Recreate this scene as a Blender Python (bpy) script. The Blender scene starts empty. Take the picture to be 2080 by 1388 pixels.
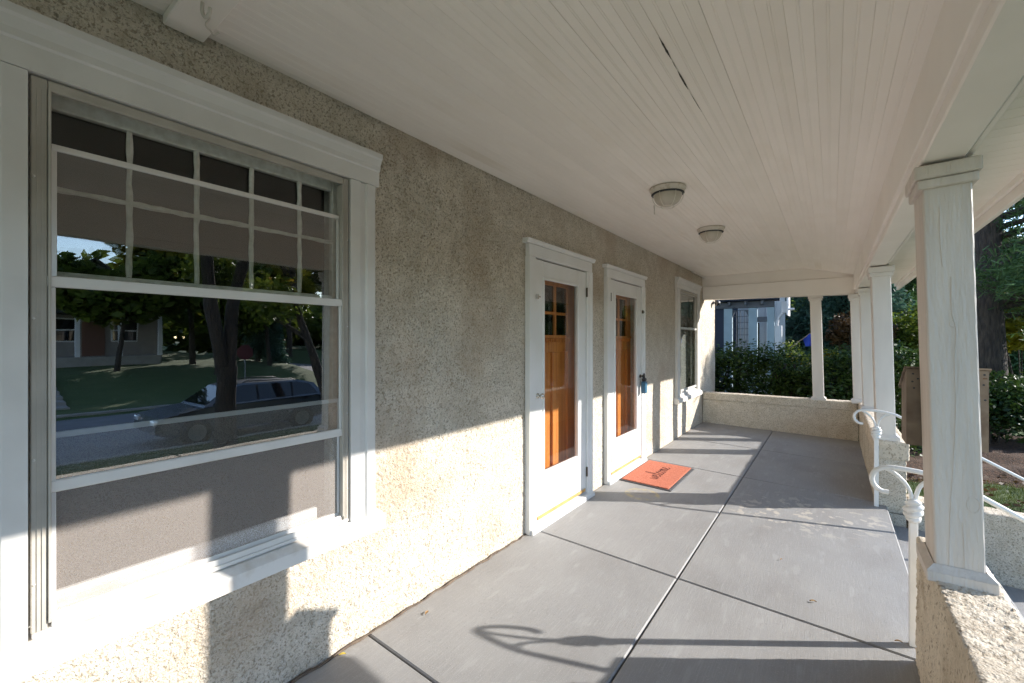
import bpy, math, random
import numpy as np
from mathutils import Vector, Matrix
random.seed(7); rng = np.random.default_rng(7)
sc = bpy.context.scene
COL = sc.collection
R = math.radians

# ------------------------------------------------------------------ camera
cam = bpy.data.cameras.new('camera'); cam.sensor_width = 36.0
cam.lens = 36.0 * 868.0 / 2080.0
cam.shift_y = -4.0 / 2080.0
cam.clip_start = 0.02; cam.clip_end = 2000
camo = bpy.data.objects.new('camera', cam); COL.objects.link(camo)
YAW = math.atan(650 / 868.0)
camo.location = (1.82, 0.0, 1.44)
camo.rotation_euler = (R(90), 0, YAW)
sc.camera = camo

# ------------------------------------------------------------------ sky, sun, exposure
TOSUN = Vector((0.746, 0.561, 0.372)).normalized()
EL = math.asin(TOSUN.z); AZ = math.atan2(TOSUN.x, TOSUN.y)
w = bpy.data.worlds.new('World'); sc.world = w; w.use_nodes = True
nt = w.node_tree; bg = nt.nodes['Background']
sky = nt.nodes.new('ShaderNodeTexSky'); sky.sky_type = 'NISHITA'; sky.sun_disc = False
sky.sun_elevation = EL; sky.sun_rotation = AZ
sky.air_density = 0.9; sky.dust_density = 0.1; sky.ozone_density = 1.5
nt.links.new(sky.outputs[0], bg.inputs[0]); bg.inputs[1].default_value = 0.15
sl = bpy.data.lights.new('sun', 'SUN'); sl.energy = 2.75; sl.angle = R(0.55); sl.color = (1.0, 0.955, 0.89)
so = bpy.data.objects.new('sun', sl); COL.objects.link(so)
so.rotation_euler = (-TOSUN).to_track_quat('-Z', 'Y').to_euler()
so.location = (20, 15, 12)
vs = sc.view_settings; vs.view_transform = 'Standard'; vs.look = 'None'; vs.gamma = 1.0
vs.use_curve_mapping = False; vs.exposure = 1.82
cy = sc.cycles; cy.max_bounces = 7; cy.diffuse_bounces = 5; cy.transparent_max_bounces = 12
cy.glossy_bounces = 3; cy.sample_clamp_indirect = 6.0
cy.use_denoising = True; cy.denoising_input_passes = 'RGB_ALBEDO_NORMAL'; cy.denoising_prefilter = 'NONE'; cy.use_adaptive_sampling = True; cy.adaptive_threshold = .015; cy.adaptive_min_samples = 16

# ------------------------------------------------------------------ helpers: materials
MATS = {}
def mat(name, col, col2=None, rough=.6, vscale=4.0, vdetail=5.0, vlo=.35, vhi=.65, bump=0.0, bscale=60.0,
        bdist=.01, stretch=(1, 1, 1), bstretch=(1, 1, 1), metal=0.0, spec=.5, dirt=None, dscale=1.5, dlo=.55, dhi=.75,
        rand=0.0, specks=()):
    m = bpy.data.materials.new(name); m.use_nodes = True; MATS[name] = m
    n = m.node_tree.nodes; L = m.node_tree.links.new
    b = n['Principled BSDF']; b.inputs['Roughness'].default_value = rough
    b.inputs['Metallic'].default_value = metal; b.inputs['Specular IOR Level'].default_value = spec
    tc = n.new('ShaderNodeTexCoord')
    co = tc.outputs['Object']
    if rand:
        oi = n.new('ShaderNodeObjectInfo'); va = n.new('ShaderNodeVectorMath'); va.operation = 'MULTIPLY_ADD'
        cmb = n.new('ShaderNodeCombineXYZ')
        for i in range(3): L(oi.outputs['Random'], cmb.inputs[i])
        L(cmb.outputs[0], va.inputs[0]); va.inputs[1].default_value = (37, 17, 53); L(co, va.inputs[2]); co = va.outputs[0]
    def noise(scale, st, det=5.0):
        mp = n.new('ShaderNodeMapping'); mp.inputs['Scale'].default_value = st; L(co, mp.inputs[0])
        t = n.new('ShaderNodeTexNoise'); t.inputs['Scale'].default_value = scale; t.inputs['Detail'].default_value = det
        L(mp.outputs[0], t.inputs['Vector']); return t.outputs['Fac']
    def ramp(fac, lo, hi, c1, c2):
        r = n.new('ShaderNodeValToRGB'); r.color_ramp.elements[0].position = lo; r.color_ramp.elements[1].position = hi
        r.color_ramp.elements[0].color = (*c1, 1); r.color_ramp.elements[1].color = (*c2, 1); L(fac, r.inputs[0]); return r.outputs[0]
    c = None
    if col2 is not None: c = ramp(noise(vscale, stretch, vdetail), vlo, vhi, col, col2)
    if dirt is not None:
        f = ramp(noise(dscale, stretch, 6), dlo, dhi, (0, 0, 0), (1, 1, 1))
        mx = n.new('ShaderNodeMix'); mx.data_type = 'RGBA'; L(f, mx.inputs[0])
        if c is None: mx.inputs[6].default_value = (*col, 1)
        else: L(c, mx.inputs[6])
        mx.inputs[7].default_value = (*dirt, 1); c = mx.outputs[2]
    for sc_, st_, lo_, hi_, amt_, colr_ in specks:
        f = ramp(noise(sc_, st_, 3), lo_, hi_, (0, 0, 0), (amt_,) * 3)
        mx = n.new('ShaderNodeMix'); mx.data_type = 'RGBA'; L(f, mx.inputs[0])
        if c is None: mx.inputs[6].default_value = (*col, 1)
        else: L(c, mx.inputs[6])
        mx.inputs[7].default_value = (*colr_, 1); c = mx.outputs[2]
    if rand:
        hs = n.new('ShaderNodeHueSaturation'); mr = n.new('ShaderNodeMapRange'); L(oi.outputs['Random'], mr.inputs[0])
        mr.inputs[3].default_value = 1 - rand; mr.inputs[4].default_value = 1 + rand; L(mr.outputs[0], hs.inputs['Value'])
        if c is None: hs.inputs['Color'].default_value = (*col, 1)
        else: L(c, hs.inputs['Color'])
        c = hs.outputs[0]
    if c is None: b.inputs['Base Color'].default_value = (*col, 1)
    else: L(c, b.inputs['Base Color'])
    if bump:
        bp = n.new('ShaderNodeBump'); bp.inputs['Strength'].default_value = bump; bp.inputs['Distance'].default_value = bdist
        L(noise(bscale, bstretch, 4), bp.inputs['Height']); L(bp.outputs[0], b.inputs['Normal'])
    return m

def glass_mat(name, base=.10, tint=(1, 1, 1), rough=0.0, wav=0.0):
    m = bpy.data.materials.new(name); m.use_nodes = True; MATS[name] = m
    n = m.node_tree.nodes; L = m.node_tree.links.new
    n.remove(n['Principled BSDF']); out = n['Material Output']
    lw = n.new('ShaderNodeLayerWeight'); lw.inputs[0].default_value = .5      # Facing: the same from both sides of the sheet
    p5 = n.new('ShaderNodeMath'); p5.operation = 'POWER'; L(lw.outputs['Facing'], p5.inputs[0]); p5.inputs[1].default_value = 5.0
    ma = n.new('ShaderNodeMath'); ma.operation = 'MULTIPLY_ADD'; L(p5.outputs[0], ma.inputs[0])
    ma.inputs[1].default_value = .95 - base; ma.inputs[2].default_value = base; ma.use_clamp = True
    tr = n.new('ShaderNodeBsdfTransparent'); tr.inputs[0].default_value = (*tint, 1)
    gl = n.new('ShaderNodeBsdfGlossy'); gl.inputs['Roughness'].default_value = rough
    if wav:
        t = n.new('ShaderNodeTexNoise'); t.inputs['Scale'].default_value = 3.0
        bp = n.new('ShaderNodeBump'); bp.inputs['Strength'].default_value = wav; bp.inputs['Distance'].default_value = .01
        tc = n.new('ShaderNodeTexCoord'); L(tc.outputs['Object'], t.inputs['Vector'])
        L(t.outputs[0], bp.inputs['Height']); L(bp.outputs[0], gl.inputs['Normal'])
    mx = n.new('ShaderNodeMixShader'); L(ma.outputs[0], mx.inputs[0]); L(tr.outputs[0], mx.inputs[1]); L(gl.outputs[0], mx.inputs[2])
    L(mx.outputs[0], out.inputs[0]); return m

def leaf_mat(name, dark, light, trans=.35, warm=None):
    m = bpy.data.materials.new(name); m.use_nodes = True; MATS[name] = m
    n = m.node_tree.nodes; L = m.node_tree.links.new
    n.remove(n['Principled BSDF']); out = n['Material Output']
    at = n.new('ShaderNodeAttribute'); at.attribute_name = 'rnd'
    r = n.new('ShaderNodeValToRGB'); r.color_ramp.elements[0].color = (*dark, 1); r.color_ramp.elements[1].color = (*light, 1)
    if warm is not None:
        r.color_ramp.elements[1].position = .85
        e = r.color_ramp.elements.new(.97); e.color = (*warm, 1)
    L(at.outputs['Fac'], r.inputs[0])
    d = n.new('ShaderNodeBsdfPrincipled'); d.inputs['Roughness'].default_value = .5; d.inputs['Specular IOR Level'].default_value = .35
    t = n.new('ShaderNodeBsdfTranslucent')
    L(r.outputs[0], d.inputs['Base Color']); L(r.outputs[0], t.inputs[0])
    mx = n.new('ShaderNodeMixShader'); mx.inputs[0].default_value = trans
    L(d.outputs[0], mx.inputs[1]); L(t.outputs[0], mx.inputs[2]); L(mx.outputs[0], out.inputs[0]); return m

# ------------------------------------------------------------------ helpers: geometry
class MB:
    def __init__(s): s.v = []; s.f = []; s.sm = []
    def add(s, vs, fs, smooth=False):
        o = len(s.v); s.v += [tuple(map(float, v)) for v in vs]
        for f in fs: s.f.append(tuple(i + o for i in f)); s.sm.append(smooth)
        return s
    def box(s, x0, x1, y0, y1, z0, z1, c=.0):
        if c <= 0:
            vs = [(x, y, z) for x in (x0, x1) for y in (y0, y1) for z in (z0, z1)]
            return s.add(vs, [(0, 1, 3, 2), (4, 6, 7, 5), (0, 4, 5, 1), (2, 3, 7, 6), (0, 2, 6, 4), (1, 5, 7, 3)])
        c = min(c, abs(x1 - x0) * .45, abs(y1 - y0) * .45, abs(z1 - z0) * .45)
        X = (x0, x1); Y = (y0, y1); Z = (z0, z1); vs = []; idx = {}
        for i in (0, 1):
            for j in (0, 1):
                for k in (0, 1):
                    sx, sy, sz = (c, -c)[i], (c, -c)[j], (c, -c)[k]
                    for a, p in enumerate(((X[i], Y[j] + sy, Z[k] + sz), (X[i] + sx, Y[j], Z[k] + sz), (X[i] + sx, Y[j] + sy, Z[k]))):
                        idx[i, j, k, a] = len(vs); vs.append(p)
        fs = []; g = lambda *k: idx[k]
        for i in (0, 1):
            fs.append((g(i, 0, 0, 0), g(i, 1, 0, 0), g(i, 1, 1, 0), g(i, 0, 1, 0)))
            fs.append((g(0, i, 0, 1), g(1, i, 0, 1), g(1, i, 1, 1), g(0, i, 1, 1)))
            fs.append((g(0, 0, i, 2), g(1, 0, i, 2), g(1, 1, i, 2), g(0, 1, i, 2)))
            for j in (0, 1):
                fs.append((g(i, j, 0, 0), g(i, j, 1, 0), g(i, j, 1, 1), g(i, j, 0, 1)))
                fs.append((g(i, 0, j, 0), g(i, 1, j, 0), g(i, 1, j, 2), g(i, 0, j, 2)))
                fs.append((g(0, i, j, 1), g(1, i, j, 1), g(1, i, j, 2), g(0, i, j, 2)))
                for k in (0, 1): fs.append((g(i, j, k, 0), g(i, j, k, 1), g(i, j, k, 2)))
        return s.add(vs, fs)
    def prism(s, prof, axis, a, b):
        """profile of 2-D points pushed along an axis; prof coords are the two other axes in order"""
        n = len(prof); vs = []
        for t in (a, b):
            for p, q in prof:
                vs.append({'x': (t, p, q), 'y': (p, t, q), 'z': (p, q, t)}[axis])
        fs = [(i, (i + 1) % n, n + (i + 1) % n, n + i) for i in range(n)]
        fs += [tuple(range(n)), tuple(range(2 * n - 1, n - 1, -1))]
        return s.add(vs, fs)
    def tube(s, pts, r, n=8, caps=True, smooth=True, flat=1.0):
        pts = [Vector(p) for p in pts]; rs = r if isinstance(r, (list, tuple)) else [r] * len(pts)
        vs = []; up = None
        for i, p in enumerate(pts):
            t = (pts[min(i + 1, len(pts) - 1)] - pts[max(i - 1, 0)]).normalized()
            if up is None: up = Vector((0, 0, 1)) if abs(t.z) < .9 else Vector((1, 0, 0))
            a = t.cross(up)
            if a.length < 1e-5: a = t.orthogonal()
            a.normalize(); b = a.cross(t).normalized(); up = b
            for k in range(n):
                th = 2 * math.pi * k / n + math.pi / n
                vs.append(p + a * math.cos(th) * rs[i] + b * math.sin(th) * rs[i] * flat)
        fs = []
        for i in range(len(pts) - 1):
            for k in range(n):
                k2 = (k + 1) % n; fs.append((i * n + k, i * n + k2, (i + 1) * n + k2, (i + 1) * n + k))
        s.add(vs, fs, smooth)
        if caps: s.add(vs[:n], [tuple(range(n))]); s.add(vs[-n:], [tuple(range(n))])
        return s
    def lathe(s, prof, cx, cy, n=24, smooth=True, axis='z', cz=0):
        vs = []; m = len(prof)
        for r, h in prof:
            for k in range(n):
                th = 2 * math.pi * k / n; a, b = r * math.cos(th), r * math.sin(th)
                vs.append((cx + a, cy + b, h) if axis == 'z' else ((cx + h, cy + a, cz + b) if axis == 'x' else (cx + a, cy + h, cz + b)))
        fs = [(i * n + k, i * n + (k + 1) % n, (i + 1) * n + (k + 1) % n, (i + 1) * n + k) for i in range(m - 1) for k in range(n)]
        s.add(vs, fs, smooth); s.add(vs[:n], [tuple(range(n))]); s.add(vs[-n:], [tuple(range(n))]); return s
    def build(s, name, m, parent=None):
        me = bpy.data.meshes.new(name); me.from_pydata(s.v, [], s.f)
        me.polygons.foreach_set('use_smooth', s.sm); me.update()
        import bmesh
        if len(s.f) < 60000:
            bm = bmesh.new(); bm.from_mesh(me); bmesh.ops.recalc_face_normals(bm, faces=bm.faces); bm.to_mesh(me); bm.free()
        return link(name, me, m, parent)

def link(name, me, m, parent=None):
    o = bpy.data.objects.new(name, me); COL.objects.link(o)
    if m is not None: me.materials.append(MATS[m] if isinstance(m, str) else m)
    if parent is not None: adopt(o, parent)
    return o
def wmat(o):
    m = Matrix.LocRotScale(o.location, o.rotation_euler, o.scale)
    return (wmat(o.parent) @ o.matrix_parent_inverse @ m) if o.parent else m
def adopt(o, parent):
    o.parent = parent; o.matrix_parent_inverse = wmat(parent).inverted()
def thing(name, label, cat, loc=(0, 0, 0), group=None):
    o = bpy.data.objects.new(name, None); COL.objects.link(o); o.location = loc; o.empty_display_size = .1
    return tag(o, label, cat, group)
def tag(o, label=None, cat=None, group=None, kind=None):
    if label: o['label'] = label
    if cat: o['category'] = cat
    if group: o['group'] = group
    if kind: o['kind'] = kind
    return o
def struct(o, label=None): return tag(o, label, None, None, 'structure')
def copy_tree(o, parent=None):
    c = o.copy(); COL.objects.link(c)
    if parent is not None: c.parent = parent
    for ch in [x for x in COL.objects if x.parent == o]: copy_tree(ch, c)
    return c
def np_mesh(name, V, F, m, parent=None, rnd=None, smooth=False):
    me = bpy.data.meshes.new(name); nv, nf, k = len(V), len(F), F.shape[1]
    me.vertices.add(nv); me.vertices.foreach_set('co', np.ascontiguousarray(V, np.float32).ravel())
    me.loops.add(nf * k); me.loops.foreach_set('vertex_index', F.astype(np.int32).ravel())
    me.polygons.add(nf); me.polygons.foreach_set('loop_start', np.arange(0, nf * k, k, dtype=np.int32))
    me.polygons.foreach_set('loop_total', np.full(nf, k, np.int32))
    if smooth: me.polygons.foreach_set('use_smooth', np.ones(nf, bool))
    me.update(calc_edges=True)
    if rnd is not None:
        a = me.attributes.new('rnd', 'FLOAT', 'FACE'); a.data.foreach_set('value', rnd.astype(np.float32))
    return link(name, me, m, parent)

def _h(ix, iy, iz):
    n = (ix.astype(np.uint32) * np.uint32(374761393) + iy.astype(np.uint32) * np.uint32(668265263) + iz.astype(np.uint32) * np.uint32(2147483647 & 1274126177))
    n = (n ^ (n >> np.uint32(13))) * np.uint32(1274126177); n = n ^ (n >> np.uint32(16))
    return (n & np.uint32(0xFFFFFF)).astype(np.float32) / float(0xFFFFFF)
def vn(P, s, off=0.0):
    p = P * s + off + 1000.0; i = np.floor(p); f = (p - i).astype(np.float32); i = i.astype(np.int64); u = f * f * (3 - 2 * f)
    x0, y0, z0 = i[:, 0], i[:, 1], i[:, 2]; r = 0
    for dx in (0, 1):
        wx = u[:, 0] if dx else 1 - u[:, 0]
        for dy in (0, 1):
            wy = u[:, 1] if dy else 1 - u[:, 1]
            for dz in (0, 1):
                wz = u[:, 2] if dz else 1 - u[:, 2]
                r = r + wx * wy * wz * _h(x0 + dx, y0 + dy, z0 + dz)
    return r
def sstep(a, b, x): t = np.clip((x - a) / (b - a), 0, 1); return t * t * (3 - 2 * t)
def stucco(P, amp=1.0):
    q = P + (np.stack([vn(P, 34, 3), vn(P, 34, 11), vn(P, 34, 19)], 1) - .5) * .022
    a = vn(q, 70) * .55 + vn(q, 140, 5) * .45
    pl = sstep(.36, .56, a)
    worm = 1 - sstep(.0, .07, np.abs(vn(q, 58, 77) - .5))
    smooth = sstep(.52, .68, vn(P, 8, 40) * .6 + vn(P, 19, 60) * .4)
    k = 1 - .8 * smooth
    h = pl * .0026 * k + .0022 * smooth - worm * .0024 * k + (vn(q, 150, 31) - .5) * .0042 * k + (vn(P, 330) - .5) * .0036 * k + (vn(P, 3.1) - .5) * .006
    return (h - .003) * amp * 1.35
def stucco_box(x0, x1, y0, y1, z0, z1, name, m, parent=None, steps=(.012, .012, .012), r=.018, amp=1.0, skip=('-z',)):
    lo = np.array([x0, y0, z0]); hi = np.array([x1, y1, z1]); Vs = []; Fs = []; off = 0
    for ax in range(3):
        for sgn in (-1, 1):
            if ('-' if sgn < 0 else '+') + 'xyz'[ax] in skip: continue
            o = [a for a in range(3) if a != ax]
            na = max(1, int(round((hi[o[0]] - lo[o[0]]) / steps[o[0]]))); nb = max(1, int(round((hi[o[1]] - lo[o[1]]) / steps[o[1]])))
            A, B = np.meshgrid(np.linspace(lo[o[0]], hi[o[0]], na + 1), np.linspace(lo[o[1]], hi[o[1]], nb + 1), indexing='ij')
            P = np.empty((A.size, 3)); P[:, o[0]] = A.ravel(); P[:, o[1]] = B.ravel(); P[:, ax] = hi[ax] if sgn > 0 else lo[ax]
            inn = np.clip(P, lo + r, hi - r); d = P - inn; ln = np.linalg.norm(d, axis=1, keepdims=True); nrm = d / ln
            Q = inn + nrm * r; Q = Q + nrm * stucco(Q, amp)[:, None]
            I = np.arange(A.size).reshape(na + 1, nb + 1)
            F = np.stack([I[:-1, :-1], I[1:, :-1], I[1:, 1:], I[:-1, 1:]], -1).reshape(-1, 4)
            if (sgn > 0) == (ax == 1): F = F[:, ::-1]
            Vs.append(Q); Fs.append(F + off); off += len(Q)
    return np_mesh(name, np.concatenate(Vs), np.concatenate(Fs), m, parent, smooth=True)

def smooth_path(pts, n=6):
    P = [Vector(p) for p in pts]; P = [2 * P[0] - P[1]] + P + [2 * P[-1] - P[-2]]; out = []
    for i in range(1, len(P) - 2):
        for k in range(n):
            t = k / n; a, b, c, d = P[i - 1], P[i], P[i + 1], P[i + 2]
            out.append(.5 * (2 * b + (c - a) * t + (2 * a - 5 * b + 4 * c - d) * t * t + (3 * b - a - 3 * c + d) * t ** 3))
    out.append(P[-2]); return out

# ------------------------------------------------------------------ materials
WHITE = (.80, .78, .74)
def stucco_mat():
    m = mat('stucco', (.64, .56, .45), (.74, .665, .56), rough=.9, vscale=9, vlo=.3, vhi=.7, dirt=(.50, .42, .315), dscale=2.2, dlo=.50, dhi=.80,
            bump=1.0, bscale=150, bdist=.009, spec=.2,
            specks=((82, (1, 1, 1), .545, .605, .72, (.27, .22, .15)), (140, (1, 1, 1), .55, .61, .5, (.30, .25, .18)), (150, (1, 1, 1), .54, .64, .5, (.80, .75, .67)), (22, (1, 1, 1), .5, .68, .4, (.46, .385, .275)), (1.1, (1, 1, 1), .52, .75, .5, (.50, .36, .25))))
stucco_mat()
mat('stucco_cap', (.60, .51, .40), (.70, .61, .49), rough=.92, vscale=11, dirt=(.46, .37, .27), dscale=5, dlo=.5, dhi=.75, bump=.8, bscale=130, bdist=.006, spec=.2,
    specks=((70, (1, 1, .6), .54, .66, .75, (.24, .19, .135)), (160, (1, 1, 1), .52, .66, .4, (.78, .72, .63))))
mat('white_paint', (.80, .79, .77), (.74, .73, .70), rough=.42, vscale=3, bump=.08, bscale=40, bdist=.004)
mat('white_metal', (.74, .715, .68), (.68, .655, .62), rough=.38, vscale=6, bump=.03, bscale=30, bdist=.002)
mat('column_paint', (.72, .68, .635), (.66, .62, .58), rough=.55, vscale=3, stretch=(3, 3, .5), bump=.35, bscale=45, bdist=.004, bstretch=(2.5, 2.5, .35), rand=.02)
mat('ceiling_paint', (.88, .825, .77), (.84, .785, .725), rough=.55, vscale=1.6, dirt=(.77, .70, .61), dscale=1.1, dlo=.58, dhi=.85, bump=.06, bscale=25, bdist=.003, bstretch=(4, .4, 1), rand=.015)
mat('column_paint_shaded', (.64, .57, .51), (.57, .505, .45), rough=.6, vscale=5, stretch=(4, 4, .4), bump=.8, bscale=40, bdist=.006, bstretch=(2.5, 2.5, .35))  # column paint again, with the near column's shade mixed into the colour
mat('beam_paint', (.85, .80, .745), (.80, .75, .695), rough=.5, vscale=2.5, bump=.15, bscale=30, bdist=.004, bstretch=(3, .3, 3))
mat('aluminium', (.50, .46, .40), (.42, .385, .33), rough=.45, vscale=8, metal=.0, bump=.05, bscale=80)
mat('bare_aluminium', (.72, .70, .67), rough=.35, metal=.35)
mat('old_sash_paint', (.70, .68, .62), (.58, .55, .48), rough=.7, vscale=40, bump=.3, bscale=70, bdist=.004)
mat('sill_paint', (.74, .71, .67), (.60, .54, .47), rough=.55, vscale=14, vlo=.45, vhi=.7, bump=.15, bscale=40, bdist=.004)
mat('board_worn', (.74, .73, .72), (.55, .46, .38), rough=.7, vscale=22, stretch=(1, .2, 1.5), vlo=.5, vhi=.72, bump=.2, bscale=60)
mat('weather_strip', (.55, .34, .12), (.42, .24, .08), rough=.55, vscale=12)
mat('door_wood', (.68, .27, .06), (.48, .16, .032), rough=.38, vscale=7, stretch=(6, 6, .35), vlo=.3, vhi=.7, bump=.06, bscale=30, bstretch=(6, 6, .3))
mat('brass_dark', (.10, .085, .06), rough=.4, metal=.8)
mat('chrome', (.62, .60, .55), rough=.22, metal=1.0)
mat('black_plastic', (.02, .022, .025), rough=.45)
mat('lockbox_blue', (.035, .13, .22), rough=.4)
mat('joint_dark', (.05, .045, .04), rough=.95)
mat('mat_coir', (.56, .20, .13), (.46, .15, .095), rough=1.0, vscale=60, bump=.7, bscale=260, bdist=.006, spec=.1)
mat('rubber', (.05, .05, .055), (.08, .08, .085), rough=.75, vscale=20)
mat('print_dark', (.10, .035, .03), rough=1.0, spec=.1)
mat('rail_paint', (.80, .79, .77), (.74, .73, .71), rough=.33, vscale=10, bump=.08, bscale=60)
mat('mailbox_paint', (.135, .092, .060), (.19, .14, .095), rough=.55, vscale=14, dirt=(.10, .06, .035), dscale=9, dlo=.5, dhi=.7, bump=.1, bscale=120, bdist=.002)
mat('rust', (.12, .06, .03), rough=.8)
mat('lamp_base', (.66, .61, .54), (.45, .36, .28), rough=.6, vscale=30, vlo=.55, vhi=.72)
mat('lamp_wire', (.72, .68, .60), rough=.4)
mat('bark', (.085, .065, .05), (.035, .027, .022), rough=.95, vscale=9, stretch=(3, 3, .5), vlo=.35, vhi=.62, bump=1.0, bscale=12, bdist=.06, bstretch=(3, 3, .45))
mat('grass_ground', (.06, .10, .024), (.095, .13, .04), rough=.95, vscale=1.4, dirt=(.10, .085, .04), dscale=3.5, dlo=.6, dhi=.8, bump=.5, bscale=60, bdist=.02)
mat('mulch', (.12, .062, .035), (.055, .030, .018), rough=1.0, vscale=26, vlo=.4, vhi=.6, bump=1, bscale=50, bdist=.03)
mat('asphalt', (.24, .235, .24), (.19, .187, .19), rough=.9, vscale=2, bump=.3, bscale=150)
mat('concrete', (.36, .34, .31), (.29, .27, .25), rough=.9, vscale=3, bump=.3, bscale=80)
mat('screen_frame', (.70, .70, .70), rough=.35, metal=.2)
mat('navy_wall', (.018, .028, .055), rough=.7); mat('nbr_blue', (.34, .44, .50), (.29, .38, .44), rough=.6, vscale=3)
mat('nbr_white', (.72, .72, .74), (.62, .62, .64), rough=.5, vscale=2); mat('nbr_trim', (.10, .11, .13), rough=.6)
mat('shingle', (.06, .058, .06), (.04, .038, .04), rough=.9, vscale=5)
mat('far_siding', (.30, .28, .26), (.25, .23, .22), rough=.8, vscale=2); mat('far_brick', (.19, .10, .075), rough=.9)
mat('car_paint', (.16, .18, .21), rough=.25, metal=.6); mat('car_dark', (.015, .015, .018), rough=.5); mat('car_rim', (.5, .5, .52), rough=.3, metal=.9)
mat('car_glass', (.012, .014, .018), rough=.04, spec=.9); mat('lamp_red', (.35, .015, .012), rough=.2); mat('lamp_clear', (.75, .76, .78), rough=.12, metal=.4)
mat('sign_red', (.09, .014, .016), rough=.4); mat('galv', (.3, .3, .3), rough=.5, metal=.6)
mat('flag_blue', (.02, .07, .50), (.015, .05, .38), rough=.7, vscale=12); mat('pole_wood', (.32, .24, .17), rough=.6)
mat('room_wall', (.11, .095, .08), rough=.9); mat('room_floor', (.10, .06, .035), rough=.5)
mat('blind_white', (.55, .54, .50), rough=.6)
mat('dry_leaf', (.40, .25, .10), (.28, .15, .06), rough=.8, vscale=60); mat('yellow_leaf', (.62, .46, .06), rough=.7)
mat('dirt_seam', (.16, .12, .085), (.09, .065, .05), rough=1, vscale=30)
mat('hook_rope', (.62, .57, .50), rough=.8)
mat('asphalt_yellow', (.55, .38, .03), rough=.7)
glass_mat('storm_glass_upper', base=.18, tint=(.80, .83, .82), wav=.04)
glass_mat('storm_glass', base=.32, tint=(.80, .83, .82), wav=.03)
glass_mat('sash_glass', base=.06, tint=(.8, .82, .8), wav=.05)
glass_mat('door_glass', base=.085, tint=(.93, .93, .93), wav=.02)
glass_mat('dark_pane', base=.09, tint=(.25, .27, .28))
leaf_mat('leaf_hedge', (.012, .035, .008), (.075, .125, .022), .3)
leaf_mat('leaf_oak', (.05, .085, .014), (.19, .24, .03), .5, warm=(.30, .20, .02))
leaf_mat('leaf_yellow', (.16, .15, .012), (.42, .36, .025), .45)
leaf_mat('leaf_pine', (.025, .065, .022), (.12, .20, .06), .35)
leaf_mat('leaf_spruce', (.035, .085, .062), (.12, .21, .145), .3)
leaf_mat('leaf_brown', (.06, .035, .015), (.15, .085, .035), .25)
leaf_mat('leaf_grass', (.03, .055, .010), (.11, .14, .03), .3)

# lamp globe: frosted ribbed glass, dusty
def globe_mat():
    m = bpy.data.materials.new('lamp_globe'); m.use_nodes = True; MATS['lamp_globe'] = m
    b = m.node_tree.nodes['Principled BSDF']; b.inputs['Base Color'].default_value = (.52, .47, .39, 1); b.inputs['Roughness'].default_value = .3
    b.inputs['Specular IOR Level'].default_value = .7; b.inputs['Subsurface Weight'].default_value = .0
globe_mat()
# insect screen: thin woven wire, half open
def screen_mat():
    m = bpy.data.materials.new('insect_screen'); m.use_nodes = True; MATS['insect_screen'] = m
    n = m.node_tree.nodes; L = m.node_tree.links.new; b = n['Principled BSDF']
    b.inputs['Base Color'].default_value = (.50, .44, .395, 1); b.inputs['Roughness'].default_value = .5; b.inputs['Metallic'].default_value = .2
    tc = n.new('ShaderNodeTexCoord'); t = n.new('ShaderNodeTexNoise'); t.inputs['Scale'].default_value = 420; t.inputs['Detail'].default_value = 2
    L(tc.outputs['Object'], t.inputs['Vector']); mr = n.new('ShaderNodeMapRange'); mr.inputs[1].default_value = .3; mr.inputs[2].default_value = .75
    mr.inputs[3].default_value = .37; mr.inputs[4].default_value = .50; L(t.outputs['Fac'], mr.inputs[0])
    tr = n.new('ShaderNodeBsdfTransparent'); mx = n.new('ShaderNodeMixShader'); L(mr.outputs[0], mx.inputs[0])
    L(tr.outputs[0], mx.inputs[1]); L(b.outputs[0], mx.inputs[2]); L(mx.outputs[0], n['Material Output'].inputs[0])
screen_mat()
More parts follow.
